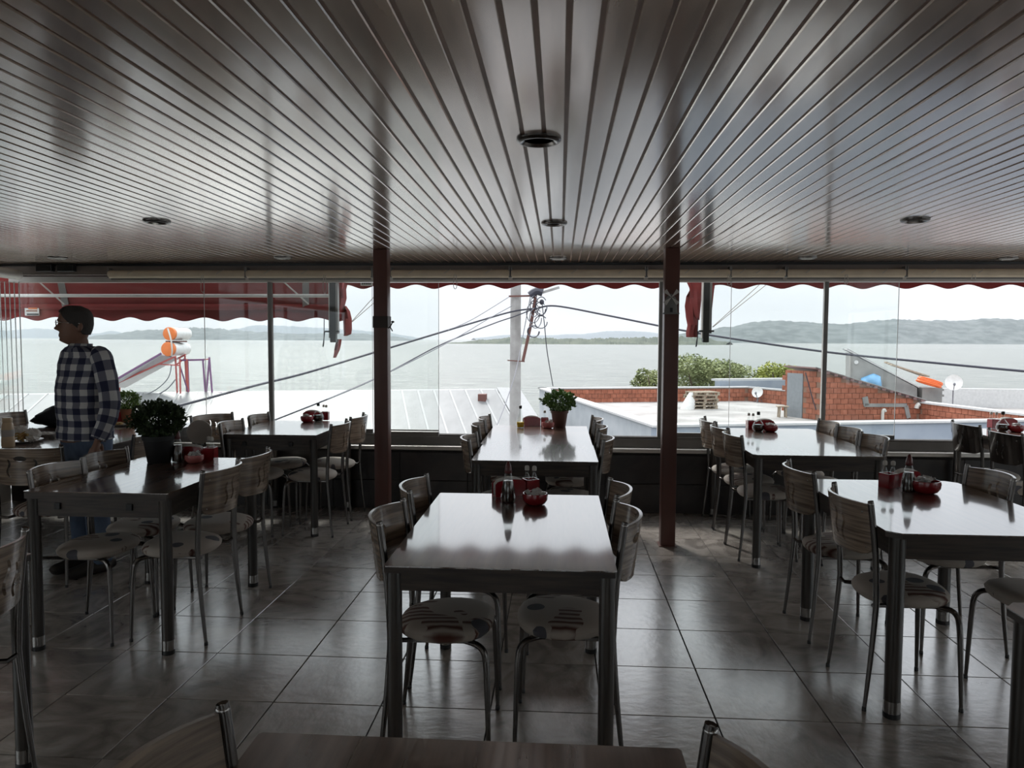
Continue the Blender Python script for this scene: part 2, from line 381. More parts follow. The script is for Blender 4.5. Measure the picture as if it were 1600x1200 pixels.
# front low wall with dark tiles
wf = MB().box(((XL+XR)/2, YF+.10, .26), (XR-XL, .18, .52)).build('wall_front', 'grout')
tag(wf, 'low dark tiled wall under the windows', kind='structure')
dt = MB().rbox((0, 0, 0), (.60-.004, .012, .248), .002, 1).mesh('wall_tile', 'dark_wall_tile')
x = XL+.3
while x < XR-.2:
    for z in (.126, .38): obj('wall_tile', dt, wf, (x, YF+.008, z))
    x += .60
tr1 = MB().rbox(((XL+XR)/2, YF+.09, .545), (XR-XL, .24, .035), .006).build('trim_1', 'aluminium', smooth=True); tag(tr1, 'pale metal sill strip along the low wall', kind='structure')
tr2 = MB().box(((XL+XR)/2, YF+.10, .60), (XR-XL, .10, .07)).build('trim_2', 'aluminium_dark'); tag(tr2, 'grey sliding window track on the sill', kind='structure')
MB().box(((XL+XR)/2, YF+.07, .645), (XR-XL, .012, .022)).build('track_lip', 'aluminium_dark', tr2)
MB().box(((XL+XR)/2, YF+.125, .645), (XR-XL, .012, .022)).build('track_lip', 'aluminium_dark', tr2)
tr3 = MB().box(((XL+XR)/2, YF+.06, CZ-.02), (XR-XL, .20, .155)).build('trim_3', 'beam_paint'); tag(tr3, 'brown grey beam above the windows', kind='structure')
MB().box(((XL+XR)/2, YF-.045, CZ-.012), (XR-XL, .012, .02)).build('beam_strip', 'black_plastic', tr3)
tr4 = MB().box(((XL+XR)/2, YF+.11, 2.02), (XR-XL, .09, .05)).build('trim_4', 'aluminium'); tag(tr4, 'thin pale top track of the sliding windows', kind='structure')
# unseen back and right wall, glazed to add fill light; left glazed side
def side_wall(name, c0, c1, label):
    """low parapet and lintel with a glazed band between, along a straight line"""
    A, B = Vector((c0[0], c0[1], 0)), Vector((c1[0], c1[1], 0)); d = B-A; L = d.length; d.normalize(); mid = (A+B)/2
    R_ = Matrix.Rotation(math.atan2(d.y, d.x), 3, 'Z')
    o = MB().box(mid+Vector((0, 0, .26)), (L, .2, .52), R_).box(mid+Vector((0, 0, CZ+.03)), (L, .2, .16), R_).build(name, 'inner_wall'); tag(o, label, kind='structure')
    return o
tag(MB().box(((XL+XR)/2, YB-.1, .45), (XR-XL, .2, 1.0)).box(((XL+XR)/2, YB-.1, 2.1), (XR-XL, .2, .3)).box(((XL-2.2)/2, YB-.1, 1.45), (-2.2-XL, .2, 1.0)).box(((XR+1.8)/2, YB-.1, 1.45), (XR-1.8, .2, 1.0)).build('wall_back', 'inner_wall'), 'unseen wall behind the viewer with a window added for fill light', kind='structure')
side_wall('wall_right', (XR+.1, YB), (XR+.1, YF), 'unseen low side wall on the right with glazing added for daylight')
wl = side_wall('wall_left', (XL-.1, YB), (XL-.1, YF), 'side wall on the left, glazed towards the rear')
MB().box((XL-.1, 4.2, 1.3), (.2, 3.6, 1.6)).build('added_glare_block', 'inner_wall', wl)  # unseen solid panel added to keep side glare off the front panes

# windows: frameless glass panes
def pane(n, x0, x1, mull=None):
    a = on_y(x0, 600, YF+.11).x; b_ = on_y(x1, 600, YF+.11).x
    o = MB().box(((a+b_)/2, YF+.11, 1.32), (b_-a-.004, .008, 1.36)).build('window_%d' % n, 'window_glass'); tag(o, 'clear frameless sliding glass pane', kind='structure')
    MB().box(((a+b_)/2, YF+.11, .665), (b_-a-.006, .03, .05)).build('bottom_rail', 'aluminium_dark', o)
    MB().box((b_-.002, YF+.11, 1.33), (.0028, .0085, 1.35)).build('glass_edge', 'white_paint', o)
    if mull:
        m_ = on_y(mull, 560, YF+.09).x
        MB().rbox((m_, YF+.09, 1.33), (.034, .04, 1.35), .004).build('mullion', 'aluminium_dark', o)
        MB().box((m_-.019, YF+.085, 1.33), (.004, .03, 1.35)).build('mullion_edge', 'aluminium', o)
for i, a in enumerate([(33, 322), (322, 424, 424), (424, 583), (608, 686), (1032, 1140, 1032), (1140, 1288), (1288, 1400, 1288)]): pane(i+1, *a)
for i in range(5):
    xx = on_y(33-7.4*i, 560, YF+.05).x
    o = MB().add([(xx, YF-.59, .64), (xx, YF+.05, .64), (xx, YF+.05, 2.0), (xx, YF-.59, 2.0)], [(0, 1, 2, 3)]).build('window_%d' % (8+i), 'window_glass'); tag(o, 'folded glass pane stacked at the left corner', kind='structure')
    MB().box((xx, YF+.055, 1.32), (.005, .008, 1.36)).build('glass_edge', 'white_paint', o)
    MB().box((xx, YF-.27, .665), (.02, .64, .05)).build('bottom_rail', 'aluminium_dark', o); MB().box((xx, YF-.595, 1.32), (.005, .008, 1.36)).build('glass_edge', 'white_paint', o)
wn = 13
for xw in (XL-.1, XR+.1):  # panes on the right are added to let more daylight in
    for i in range(6 if xw > 0 else 4):
        y0 = YB+i*(YF-YB)/6; L = (YF-YB)/6
        o = MB().box((xw, y0+L/2, 1.3), (.008, L-.02, 1.54)).build('window_%d' % wn, 'window_glass'); tag(o, 'unseen side window pane', kind='structure'); wn += 1
        MB().box((xw, y0, 1.3), (.05, .04, 1.54)).build('mullion', 'aluminium_dark', o)
for i in range(4):  # rear panes, out of view, added as a source of fill light
    L = 4.0/4; x0 = -2.2+i*L
    o = MB().box((x0+L/2, YB-.1, 1.45), (L-.02, .008, 1.0)).build('window_%d' % wn, 'window_glass'); tag(o, 'unseen rear window pane added for fill light', kind='structure'); wn += 1
    MB().box((x0, YB-.1, 1.45), (.04, .05, 1.0)).build('mullion', 'aluminium_dark', o)
# low grey rail lying on the track right of the left column
a = on_y(606, 680, YF+.02); b_ = on_y(686, 680, YF+.02)
tr5 = MB().rbox(((a.x+b_.x)/2, YF+.02, .665), (b_.x-a.x, .05, .042), .006).build('trim_5', 'aluminium_dark'); tag(tr5, 'short dark window rail on the sill', kind='structure')

# columns
def column(px, label):
    c = on_z(px, 852, 0); r = empty('column', (c.x, 5.44, 0)); tag(r, label, 'column', 'steel columns before the window')
    MB().rbox((0, 0, (CZ+.0)/2), (.104, .104, CZ), .006).build('shaft', 'column_paint', r, True)
    MB().rbox((0, 0, .004), (.13, .13, .008), .002).build('base_plate', 'column_paint', r)
    return r
colL = column(500, 'dark brown square steel column left of the centre window table'); colL.location.x = on_y(594.5, 600, 5.38).x
MB().box((0, 0, 1.62), (.110, .110, .085)).build('tape_band', 'dark_tape', colL)
colR = column(1040, 'dark brown square steel column carrying a little windmill ornament'); colR.location.x = on_y(1046.5, 700, 5.38).x

# ------------------------------------------------------------------ ceiling downlights
def downlight():
    r = empty('downlight')
    MB().lathe([(.054, 0), (.073, 0), (.073, -.006), (.066, -.012), (.056, -.012), (.054, -.004)], 32).build('trim_ring', 'steel_dark', r, True)
    MB().lathe([(.056, -.001), (.056, -.004), (.03, -.0035), (.001, -.003)], 32).build('reflector', 'black_plastic', r, True)  # shallow black disc stands in for the shaded depth of the recess
    MB().lathe([(.048, -.004), (.058, -.0135), (.06, -.0135), (.06, -.004)], 32).build('inner_ring', 'chrome', r, True)
    return r
dl = downlight(); first = True
for px, py, lb in [(842, 217, 'nearest round ceiling downlight, largest in view'), (866, 348, 'middle downlight of the central row'), (872, 403, 'downlight of the central row nearest the window'),
                   (245, 345, 'lone downlight above the left tables'), (1430, 343, 'lone downlight above the right tables'), (90, 402, 'downlight at the far left by the window beam'),
                   (442, 402, 'downlight by the window beam left of the left column'), (1262, 402, 'downlight by the beam right of the right column'), (1575, 403, 'downlight at the far right by the window beam')]:
    o = dl if first else copy_tree(dl); first = False
    p = on_z(px, py, CZ); o.location = (p.x, p.y, CZ); tag(o, lb, 'downlight', 'recessed ceiling downlights')

# ------------------------------------------------------------------ chairs
def in_poly(p, poly):
    c = False; j = len(poly)-1
    for i in range(len(poly)):
        if (poly[i][1] > p[1]) != (poly[j][1] > p[1]) and p[0] < (poly[j][0]-poly[i][0])*(p[1]-poly[i][1])/(poly[j][1]-poly[i][1])+poly[i][0]: c = not c
        j = i
    return c
BZ = .632; BH = .213
def back_mesh(name, mat, side, kind=0):
    W = .2
    outer = []
    for u in [i/14 for i in range(15)]: outer.append((-W+2*W*u, BH+.006*math.sin(PI*u)))
    outer += [(W, .13), (W, .06)]
    for k in range(1, 7):
        a = PI/2*k/7; outer.append((W-.055+.055*math.cos(a), .06-.06*math.sin(a)))
    for i in range(9): outer.append((W-.055-(2*W-.11)*i/8, -.004*math.sin(PI*i/8)))
    for k in range(1, 7):
        a = PI/2+PI/2*k/7; outer.append((-W+.055+.055*math.cos(a), .06-.06*math.sin(a)))
    outer += [(-W, .06), (-W, .13)]
    holes = []
    def oval(cu, cw, a, b_): holes.append([(cu+a*math.cos(2*PI*k/18), cw+b_*math.sin(2*PI*k/18)) for k in range(18)])
    def slot(cu, w0, w1):
        L = []; R_ = []
        for k in range(11):
            q = k/10; ww = w0+(w1-w0)*q; uu = cu+.010*math.sin(2*PI*q*.95)*side; L.append((uu-.0075, ww)); R_.append((uu+.0075, ww))
        holes.append(L+[(cu, w1+.005)]+R_[::-1]+[(cu, w0-.005)])
    if kind == 0:
        oval(side*.118, .152, .03, .019); slot(-side*.024, .060, .165); slot(-side*.072, .040, .145)
    else:
        oval(side*.0, .158, .038, .016); slot(.075, .05, .15); slot(-.075, .05, .15)
    verts = []; edges = []
    for lp in [outer]+holes:
        k = len(verts); verts += [Vector(p) for p in lp]; edges += [(k+i, k+(i+1) % len(lp)) for i in range(len(lp))]
    for i in range(-7, 8):
        for j in range(1, 9):
            p = (i*.026, j*.0255)
            if in_poly(p, outer) and not any(in_poly(p, h) for h in holes): verts.append(Vector(p))
    ov, oe, of, *_ = delaunay_2d_cdt(verts, edges, [], 0, 1e-5)
    tris = []
    for f in of:
        c = (sum(ov[i][0] for i in f)/3, sum(ov[i][1] for i in f)/3)
        if in_poly(c, outer) and not any(in_poly(c, h) for h in holes): tris.append(tuple(f))
    def mapv(p, d):
        u, w_ = p; q = u/W
        x = -.203-.028*(w_/BH) - .074*(1-abs(q)**2.2) + d
        return (x, u*.985, BZ+w_)
    n = len(ov); V = [mapv(p, .006) for p in ov]+[mapv(p, -.006) for p in ov]
    F = list(tris)+[tuple(n+i for i in reversed(f)) for f in tris]
    from collections import Counter
    ec = Counter(tuple(sorted((f[i], f[(i+1) % 3]))) for f in tris for i in range(3))
    for (a, b_), c in ec.items():
        if c == 1: F.append((a, b_, n+b_, n+a))
    mb = MB(); mb.add(V, F); me = mb.mesh(name, mat, True); return me
BACKS = {(m_, s_): back_mesh('backrest', m_, s_) for m_ in ('chair_wood', 'chair_dark') for s_ in (1, -1)}
BACKS[('chair_wood', 0)] = back_mesh('backrest', 'chair_wood', 1, 1)
def seat_mesh():
    def ring(u, v):
        a = 2*PI*u
        prof_ = [(.0, .476), (.55, .477), (.8, .472), (.95, .460), (1.0, .446), (.98, .430), (.93, .420), (.5, .418), (0, .418)]
        i = v*(len(prof_)-1); i0 = min(int(i), len(prof_)-2); q = i-i0
        r_ = prof_[i0][0]*(1-q)+prof_[i0+1][0]*q; z = prof_[i0][1]*(1-q)+prof_[i0+1][1]*q
        ca, sa = math.cos(a), math.sin(a); p = 2.6
        k_ = (abs(ca)**p+abs(sa)**p)**(-1/p)
        x = -.022+.178*k_*ca*r_; y = (.192-.03*max(0, -ca))*k_*sa*r_
        return (x, y, z+.004*ca*r_)
    return MB().grid(ring, 28, 17, True).mesh('seat', 'seat_cloth', True)
seat_me = seat_mesh()
def leg_me(sy, front):
    if front: return MB().tube([(.06, sy*.13, .414), (.105, sy*.155, .412), (.132, sy*.168, .395), (.143, sy*.175, .355), (.148, sy*.181, .25), (.155, sy*.19, .012)], [.0105, .0115, .012, .012, .011, .0075], 8, 3).mesh('leg', 'steel_dark', True)
    return MB().tube([(-.232, sy*.205, .012), (-.212, sy*.199, .20), (-.196, sy*.195, .40), (-.195, sy*.195, .47), (-.204, sy*.197, .64), (-.229, sy*.199, .843), (-.2305, sy*.199, .85)], [.0078, .0105, .012, .0125, .0125, .0125, .010], 9, 2).mesh('leg', 'steel_dark', True)
LEGS = {(s_, f_): leg_me(s_, f_) for s_ in (1, -1) for f_ in (True, False)}
cap_f = {(s_, f_): MB().lathe([(.009, 0), (.0095, .003), (.009, .016), (.006, .02)], 8, (.155 if f_ else -.2325, s_*(.19 if f_ else .205), 0)).mesh('foot_cap', 'black_plastic', True) for s_ in (1, -1) for f_ in (True, False)}
frame_me = MB().tube([(-.195, .19, .425), (-.19, .15, .418), (-.05, .13, .412), (.09, .13, .412), (.09, -.13, .412), (-.05, -.13, .412), (-.19, -.15, .418), (-.195, -.19, .425)], .009, 6).mesh('seat_frame', 'steel_dark', True)
clip_me = {s_: MB().rbox((-.208, s_*.199, .74), (.020, .028, .022), .006).mesh('back_clip', 'chrome', True) for s_ in (1, -1)}
topcap_me = {s_: MB().lathe([(.0128, 0), (.0132, .004), (.010, .008), (.003, .010)], 12, (-.2305, s_*.199, .846)).mesh('post_cap', 'chrome', True) for s_ in (1, -1)}
screw_me = MB().ellip((0, 0, 0), (.004, .006, .006), 8, 4).mesh('screw', 'chrome', True)
def chair(backx, cy, facing, label, side=1, mat='chair_wood', group='wood-backed dining chairs', rot=None, z=0):
    """facing +1: sitter looks to +X, back posts at x=backx"""
    rz = (0 if facing > 0 else PI) if rot is None else rot
    d = Vector((.23, 0, 0)); d.rotate(Matrix.Rotation(rz, 3, 'Z'))
    r = empty('dining_chair', (backx+d.x, cy+d.y, z), rz); tag(r, label, 'chair', group)
    obj('seat', seat_me, r); obj('backrest', BACKS[(mat, side)], r); obj('seat_frame', frame_me, r)
    for s_ in (1, -1):
        for f_ in (True, False):
            l = obj('leg', LEGS[(s_, f_)], r); obj('foot_cap', cap_f[(s_, f_)], l)
            if not f_: obj('post_cap', topcap_me[s_], l)
        for zz in (.665, .81): obj('screw', screw_me, r, (-.226-.028*(zz-.63)/.21, s_*.168, zz))
    return r
W_ = 'wood-backed chair '
chair(-.625, 2.74, 1, W_+'at left of the front centre table, nearest the viewer', -1)
chair(-.630, 3.29, 1, W_+'at left of the front centre table, nearer the window', -1)
chair(.232, 2.80, -1, W_+'at right of the front centre table, nearest the viewer', 1)
chair(.240, 3.27, -1, W_+'at right of the front centre table, nearer the window', 1)
chair(-.575, 4.91, 1, W_+'left of the long centre window table, nearest of three', -1)
chair(-.598, 5.68, 1, W_+'left of the long centre window table, middle of three', -1)
chair(-.598, 6.15, 1, W_+'left of the long centre window table, closest to the window', -1)
chair(.285, 4.96, -1, W_+'right of the long centre window table, nearest of three', 1)
chair(.283, 5.60, -1, W_+'right of the long centre window table, middle of three', 1)
chair(.281, 6.14, -1, W_+'right of the long centre window table, closest to the window', 1)
chair(-1.715, 3.66, -1, W_+'right of the table with the black bush pot, nearest', -1)
chair(-1.725, 4.09, -1, W_+'right of the table with the black bush pot, second', -1)
chair(-2.545, 3.60, 1, W_+'left of the table with the black bush pot, nearest', -1)
chair(-2.545, 4.01, 1, W_+'left of the table with the black bush pot, beside the man', -1)
chair(-1.70, 5.64, -1, W_+'right of the window table near the left column, nearer viewer', -1)
chair(-1.70, 6.16, -1, W_+'touching the view of the left column, by the window', -1)
chair(-2.535, 5.60, 1, W_+'left of the window table near the left column, nearer viewer', -1)
chair(-2.535, 6.13, 1, W_+'left of the window table near the left column, by the glass', -1)
chair(1.225, 5.27, 1, W_+'beside the right column, nearest of three', 1)
chair(1.225, 5.70, 1, W_+'beside the right column, middle of three', 1)
chair(1.225, 6.15, 1, W_+'beside the right column, closest to the window', 1)
chair(2.135, 6.06, -1, W_+'right of the window table with round flask, closest to window', 1)
chair(2.135, 5.64, -1, W_+'right of the window table with round flask, middle of three', 1)
chair(2.135, 5.19, -1, W_+'right of the window table with round flask, nearest of three', 1)
chair(1.245, 3.23, 1, W_+'left of the right front table, nearest the viewer', 1)
chair(1.245, 3.90, 1, W_+'left of the right front table, farther from the viewer', 1)
chair(2.125, 3.80, -1, W_+'whose back rises behind the right front table edge', 1)
chair(2.20, 3.17, -1, W_+'cut off by right picture edge, only seat and legs showing', 1)
chair(3.185, 5.52, 1, 'dark-backed chair at the far right table, nearer the viewer', 1, 'chair_dark', 'dark-backed chairs')
chair(3.20, 6.07, 1, 'dark-backed chair at the far right table, by the window', 1, 'chair_dark', 'dark-backed chairs')
chair(-3.145, 4.19, 1, W_+'with its back to us before the cluttered table', 0, rot=PI/2+.12)
chair(-4.70, 6.06, 1, W_+'at far left behind the sauce bottle', -1)
chair(-2.79, 4.90, -1, W_+'between the standing man and the black bush pot', -1)
chair(-2.93, 6.10, 1, W_+'in the corner behind the upright round board', -1, rot=-.5)
chair(-1.795, 2.17, -1, W_+'cut off by the left picture edge', 1)
chair(-.586, 1.04, 1, W_+'at the bottom edge, left of the bare foreground table', -1)
chair(.256, 1.03, -1, W_+'at the bottom edge, right of the bare foreground table', 1)

# ------------------------------------------------------------------ tables
def table(x0, x1, y0, y1, z, label, cut=0.0, ap=.085, slides=False, lr=.028, th=.024):
    cx, cy = (x0+x1)/2, (y0+y1)/2; W, L = (x1-x0)/2, (y1-y0)/2
    r = empty('dining_table', (cx, cy, 0)); tag(r, label, 'table', 'wood laminate dining tables')
    c = max(cut, .006)
    poly = [(-W+c, -L), (W-c, -L), (W, -L+c), (W, L-c), (W-c, L), (-W+c, L), (-W, L-c), (-W, -L+c)]
    MB().prism(poly, z-.004, z).build('tabletop', 'table_top', r)
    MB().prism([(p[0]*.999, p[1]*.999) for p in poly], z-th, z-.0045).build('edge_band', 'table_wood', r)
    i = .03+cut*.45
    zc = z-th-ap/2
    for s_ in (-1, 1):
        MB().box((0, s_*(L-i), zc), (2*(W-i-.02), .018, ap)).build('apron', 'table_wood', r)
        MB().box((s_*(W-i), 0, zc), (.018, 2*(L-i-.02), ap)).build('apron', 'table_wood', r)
        if slides:
            MB().rbox((s_*(W*.5)-.02, -L+i-.012, z-th-.036), (.03, .012, .032), .003).build('slide_bracket', 'black_plastic', r)
        for q in (-1, 1):
            px_, py_ = s_*(W-i), q*(L-i)
            lg = MB().tube([(px_, py_, .05), (px_, py_, z-th)], lr, 14).build('leg', 'table_leg', r, True)
            MB().tube([(px_, py_, .02), (px_, py_, .07)], lr*1.03, 14).build('metal_sleeve', 'chrome', lg, True)
            MB().tube([(px_, py_, 0), (px_, py_, .022)], lr*1.07, 14).build('foot_cap', 'black_plastic', lg, True)
    return r
table(-.573, .190, 2.375, 3.545, .755, 'dark glossy table at front centre, alone between four chairs', ap=.064, lr=.026)
table(-.54, .24, 4.525, 5.25, .755, 'near half of the long centre window table, without dishes', ap=.075)
table(-.56, .235, 5.254, 6.41, .753, 'far half of the long centre window table, carrying the basil pot', ap=.075)
table(-2.52, -1.815, 3.32, 4.36, .775, 'brown table at left carrying the black bush pot', slides=True, th=.036, ap=.085)
table(-2.535, -1.815, 5.44, 6.40, .775, 'brown window table left of the left column', slides=True, th=.036, ap=.085)
table(1.262, 2.115, 4.90, 6.40, .755, 'long window table right of the right column', cut=.03, ap=.082)
table(1.283, 2.092, 2.935, 4.07, .755, 'bright table at right front with cut corners', cut=.045, ap=.088, lr=.031)
table(3.27, 4.05, 5.05, 6.40, .775, 'window table at far right with two dark chairs')
table(-3.86, -3.13, 4.63, 6.38, .75, 'cluttered table with plate and sauce bottle beside the man')
table(-4.60, -3.865, 4.63, 6.38, .75, 'table at far left edge adjoining the cluttered table')
table(-2.60, -1.825, 1.30, 2.44, .75, 'table cut off at left edge, only corner and leg showing')
table(-.565, .228, .20, 1.345, .75, 'bare brown table at the bottom edge of the picture', cut=.004)
table(1.265, 2.05, 1.05, 2.19, .75, 'table cut off at the lower right edge, corner and leg showing', cut=.04)
#PART2
# ------------------------------------------------------------------ outdoors: ground, sea, hills
SEA = -7.0
gr = MB().box((0, 31, -7.2), (160, 48, 1.4)).build('ground', 'ground_mat'); tag(gr, 'paved ground along the shore below', kind='structure')
sea = MB().box((0, 5030, SEA-.05), (16000, 9950, .1)).build('sea', 'sea_water'); tag(sea, 'pale grey green rippled sea', kind='structure')
def hill(name, pts, D, mat, depth, label, rough=.05, seed=0, n=120):
    rnd = random.Random(seed)
    P = [on_y(x, y, D) for x, y in pts]
    xs = [p.x for p in P]; zs = [p.z for p in P]
    ph = [(rnd.uniform(20, 160), rnd.uniform(0, 6.3), rnd.uniform(.3, 1)) for _ in range(7)]
    def top(x):
        for i in range(len(xs)-1):
            if xs[i] <= x <= xs[i+1]:
                q = (x-xs[i])/(xs[i+1]-xs[i]); q = q*q*(3-2*q); return zs[i]*(1-q)+zs[i+1]*q
        return zs[0] if x < xs[0] else zs[-1]
    hts = [0, .28, .55, .8, .95, 1, .8, .3, 0]; dep = [-1, -.75, -.5, -.25, -.08, 0, .3, .7, 1]
    jit = [[rnd.uniform(-1, 1) for _ in range(9)] for _ in range(n+1)]
    def fn(u, v):
        i = round(u*n); j = round(v*8); x = xs[0]+(xs[-1]-xs[0])*u; h = top(x)-SEA
        h += h*rough*sum(a*math.sin(u*f_+p_) for f_, p_, a in ph)/4
        edge = min(1, u/.03, (1-u)/.03); k_ = .6+.4*edge
        zz = SEA-.5+max(0, h)*hts[j]+(h*rough*.8*jit[i][j] if 0 < j < 8 else 0)
        sc = (D+dep[j]*depth)/D
        return (x*sc, D+dep[j]*depth*k_, zz)
    tag(MB().grid(fn, n+1, 9).build(name, mat, smooth=True), label, kind='structure')
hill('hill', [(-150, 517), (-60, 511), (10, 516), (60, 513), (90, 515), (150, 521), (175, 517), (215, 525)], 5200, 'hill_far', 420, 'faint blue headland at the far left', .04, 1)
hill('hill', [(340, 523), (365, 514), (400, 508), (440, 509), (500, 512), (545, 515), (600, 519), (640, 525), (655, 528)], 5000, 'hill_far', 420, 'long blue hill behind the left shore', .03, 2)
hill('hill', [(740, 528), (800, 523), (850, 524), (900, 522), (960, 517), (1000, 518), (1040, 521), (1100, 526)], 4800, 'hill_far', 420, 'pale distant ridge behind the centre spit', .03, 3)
hill('hill', [(120, 528), (170, 522), (235, 515), (285, 512), (325, 512), (370, 516), (400, 518), (450, 521), (520, 521), (560, 521), (620, 526), (645, 530)], 3000, 'hill_green', 260, 'wooded shore on the left side of the bay', .07, 4, 200)
hill('hill', [(1010, 530), (1045, 523), (1100, 517), (1135, 511), (1180, 503), (1200, 501), (1250, 502), (1290, 505), (1320, 506), (1350, 502), (1400, 499), (1450, 500), (1500, 501), (1540, 497), (1600, 499), (1700, 494), (1850, 510)], 2500, 'hill_green', 320, 'long wooded hill on the right side of the bay', .03, 5, 220)
hill('hill', [(685, 536.5), (720, 534), (760, 530), (800, 527), (850, 528), (900, 529), (950, 528), (1000, 527), (1050, 525), (1090, 527), (1140, 534)], 1350, 'hill_spit', 90, 'low tree covered spit in the middle of the bay', .16, 6, 260)

# sea haze: a thin scattering layer of air over the far water
hm = bpy.data.materials.new('sea_haze'); hm.use_nodes = True; t = hm.node_tree; t.nodes.clear(); MATS['sea_haze'] = hm
out = t.nodes.new('ShaderNodeOutputMaterial'); vs = t.nodes.new('ShaderNodeVolumeScatter')
vs.inputs['Color'].default_value = (.90, .95, 1.0, 1); vs.inputs['Density'].default_value = 1.0e-4
t.links.new(vs.outputs[0], out.inputs['Volume'])
hz_ = MB().box((0, 3200, 76), (12000, 5000, 165)).build('haze', 'sea_haze'); tag(hz_, 'thin sea haze over the far water and hills', 'haze', kind='stuff')

# ------------------------------------------------------------------ white metal roof with solar heater
ra = math.radians(16)
RU = Vector((math.cos(ra), math.sin(ra), 0)); RV = Vector((-math.sin(ra), math.cos(ra), 0)); slope = math.tan(math.radians(15.7))
R0 = on_y(775, 611, 30.0)
def roofp(t, d, up=0): return R0 - RU*t - RV*d + Vector((0, 0, -slope*d+up))       # t metres left of the right end, d metres down from the ridge
roof = empty('metal_roof', tuple(roofp(8, 4, -5.2)))
tag(roof, 'white ribbed sheet metal roof of a building by the sea', 'roof')
inv = Matrix.Translation(-roof.location)
def rb(mb, name, mat, parent=None):
    mb.v = [tuple(Vector(p)-roof.location) for p in mb.v]; return mb.build(name, mat, parent or roof)
sp = .63; NP = 28
for i in range(NP):
    t0, t1 = i*sp+.02, (i+1)*sp-.02
    rb(MB().poly3([roofp(t1, 0), roofp(t0, 0), roofp(t0, 7.2), roofp(t1, 7.2)], .06), 'roof_panel', 'roof_white')
for i in range(NP+1):
    rb(MB().bar(roofp(i*sp, -.08, .03), roofp(i*sp, 7.2, .03), .07, .09), 'roof_rib', 'roof_seam')
rb(MB().poly3([roofp(-.3, -.3, .0), roofp(NP*sp+.3, -.3, .0), roofp(NP*sp+.3, .35, .06), roofp(-.3, .35, .06)], .04), 'ridge_cap', 'roof_seam')
rb(MB().poly3([roofp(-.05, -.1, .09), roofp(-1.0, -.1, .05), roofp(-1.0, 7.2, .05), roofp(-.05, 7.2, .09)], .03), 'edge_flashing', 'roof_seam')
mbw = MB()
pts = [roofp(-.6, .3, -.3), roofp(NP*sp, .3, -.3), roofp(NP*sp, 6.8, -.3), roofp(-.6, 6.8, -.3)]
V = [tuple(p) for p in pts]+[(p.x, p.y, -6.5) for p in pts]
mbw.add(V, [(0, 1, 2, 3), (7, 6, 5, 4)]+[(i, 4+i, 4+(i+1) % 4, (i+1) % 4) for i in range(4)]); rb(mbw, 'wall', 'white_paint')
hp = roofp(.75, 1.1, .0)
rb(MB().box(hp+Vector((0, 0, .10)), (.32, .4, .36)), 'roof_hole_box', 'rust_pipe')  # raised brown box standing in for a dark hole in the roof

# solar water heater
hx = roofp(11.6, -.1); S = empty('solar_water_heater', (hx.x, hx.y, hx.z)); tag(S, 'solar water heater with two white tanks and orange ends', 'water heater')
Ys = hx.y
def sp_(x, y, dy=0): p = on_y(x, y, Ys+dy); return p-S.location
ax = Vector((.07, 1.0, .0)).normalized()
for (ex, ey) in ((262, 545.5), (264, 521.5)):
    a = sp_(ex, ey, -.35); r_ = .255 if ey > 530 else .235; q = ax.to_track_quat('Z', 'Y').to_matrix(); L = 1.2
    tk = MB().lathe([(r_*.99, .12), (r_, .2), (r_, L-.12), (r_*.9, L-.03), (r_*.5, L), (.01, L)], 28, a, q).build('tank', 'ceramic', S, True)
    MB().lathe([(r_*.9, -.01), (r_*1.03, .0), (r_*1.03, .13), (r_, .14)], 28, a, q).build('end_cap', 'tank_orange', tk, True)
MB().bar(sp_(262, 533.5, -.2), sp_(289, 533.5, .4), .28, .05).build('tank_saddle', 'rust_pipe', S)
fr = [((274, 556), (277, 615), -.1), ((289, 556), (292, 614), .5), ((281, 560), (282, 615), -.4), ((292, 561), (294, 615), .1)]
for a, b_, dy in fr: MB().bar(sp_(*a, dy), sp_(*b_, dy), .045, .045).build('frame_post', 'frame_red', S)
MB().bar(sp_(281, 571, -.4), sp_(294, 613, .1), .035, .035).build('frame_brace', 'frame_purple', S)
MB().bar(sp_(274, 571, -.1), sp_(289, 560, .5), .035, .035).build('frame_brace', 'frame_red', S)
MB().bar(sp_(248, 569, -.3), sp_(281, 571, -.3), .04, .04).build('frame_beam', 'frame_red', S)
MB().bar(sp_(258, 616, 0), sp_(287, 614.5, 0), .05, .05).build('base_rail', 'frame_purple', S)
MB().bar(sp_(286, 615, .1), sp_(347, 614, .2), .05, .05).build('base_rail', 'frame_purple', S)
# collectors leaning down to the left
MB().poly3([sp_(252, 553, -.5), sp_(278, 559, .3), sp_(196, 604, .6), sp_(166, 603, -.5)], .05).build('collector_panel', 'collector', S)
for a, b_ in (((252, 552, -.52), (164, 603, -.52)),): MB().bar(sp_(*a), sp_(*b_), .05, .06).build('collector_edge', 'frame_purple', S)
for a, b_ in (((274, 557, -.3), (176, 602, -.3)), ((290, 554, .4), (190, 604, .4))): MB().bar(sp_(*a), sp_(*b_), .05, .06).build('collector_rail', 'frame_red', S)
MB().tube([sp_(190, 602, .4), sp_(187, 606, .4), sp_(187, 617, .4)], .03, 8, 3).build('collector_foot', 'frame_red', S, True)
MB().tube([sp_(262, 513, -.5), sp_(267, 530, -.55), sp_(269, 548, -.5), sp_(268, 556, -.4)], .03, 8, 4).build('pipe', 'cord_white', S, True)
MB().tube([sp_(268, 570, -.3), sp_(263, 590, -.4), sp_(245, 608, -.5), sp_(222, 619, -.6)], .02, 6, 5).build('hose', 'cable_grey', S, True)
MB().tube([sp_(274, 593, -.3), sp_(262, 607, -.4), sp_(248, 616, -.5)], .02, 6, 5).build('hose', 'cable_grey', S, True)
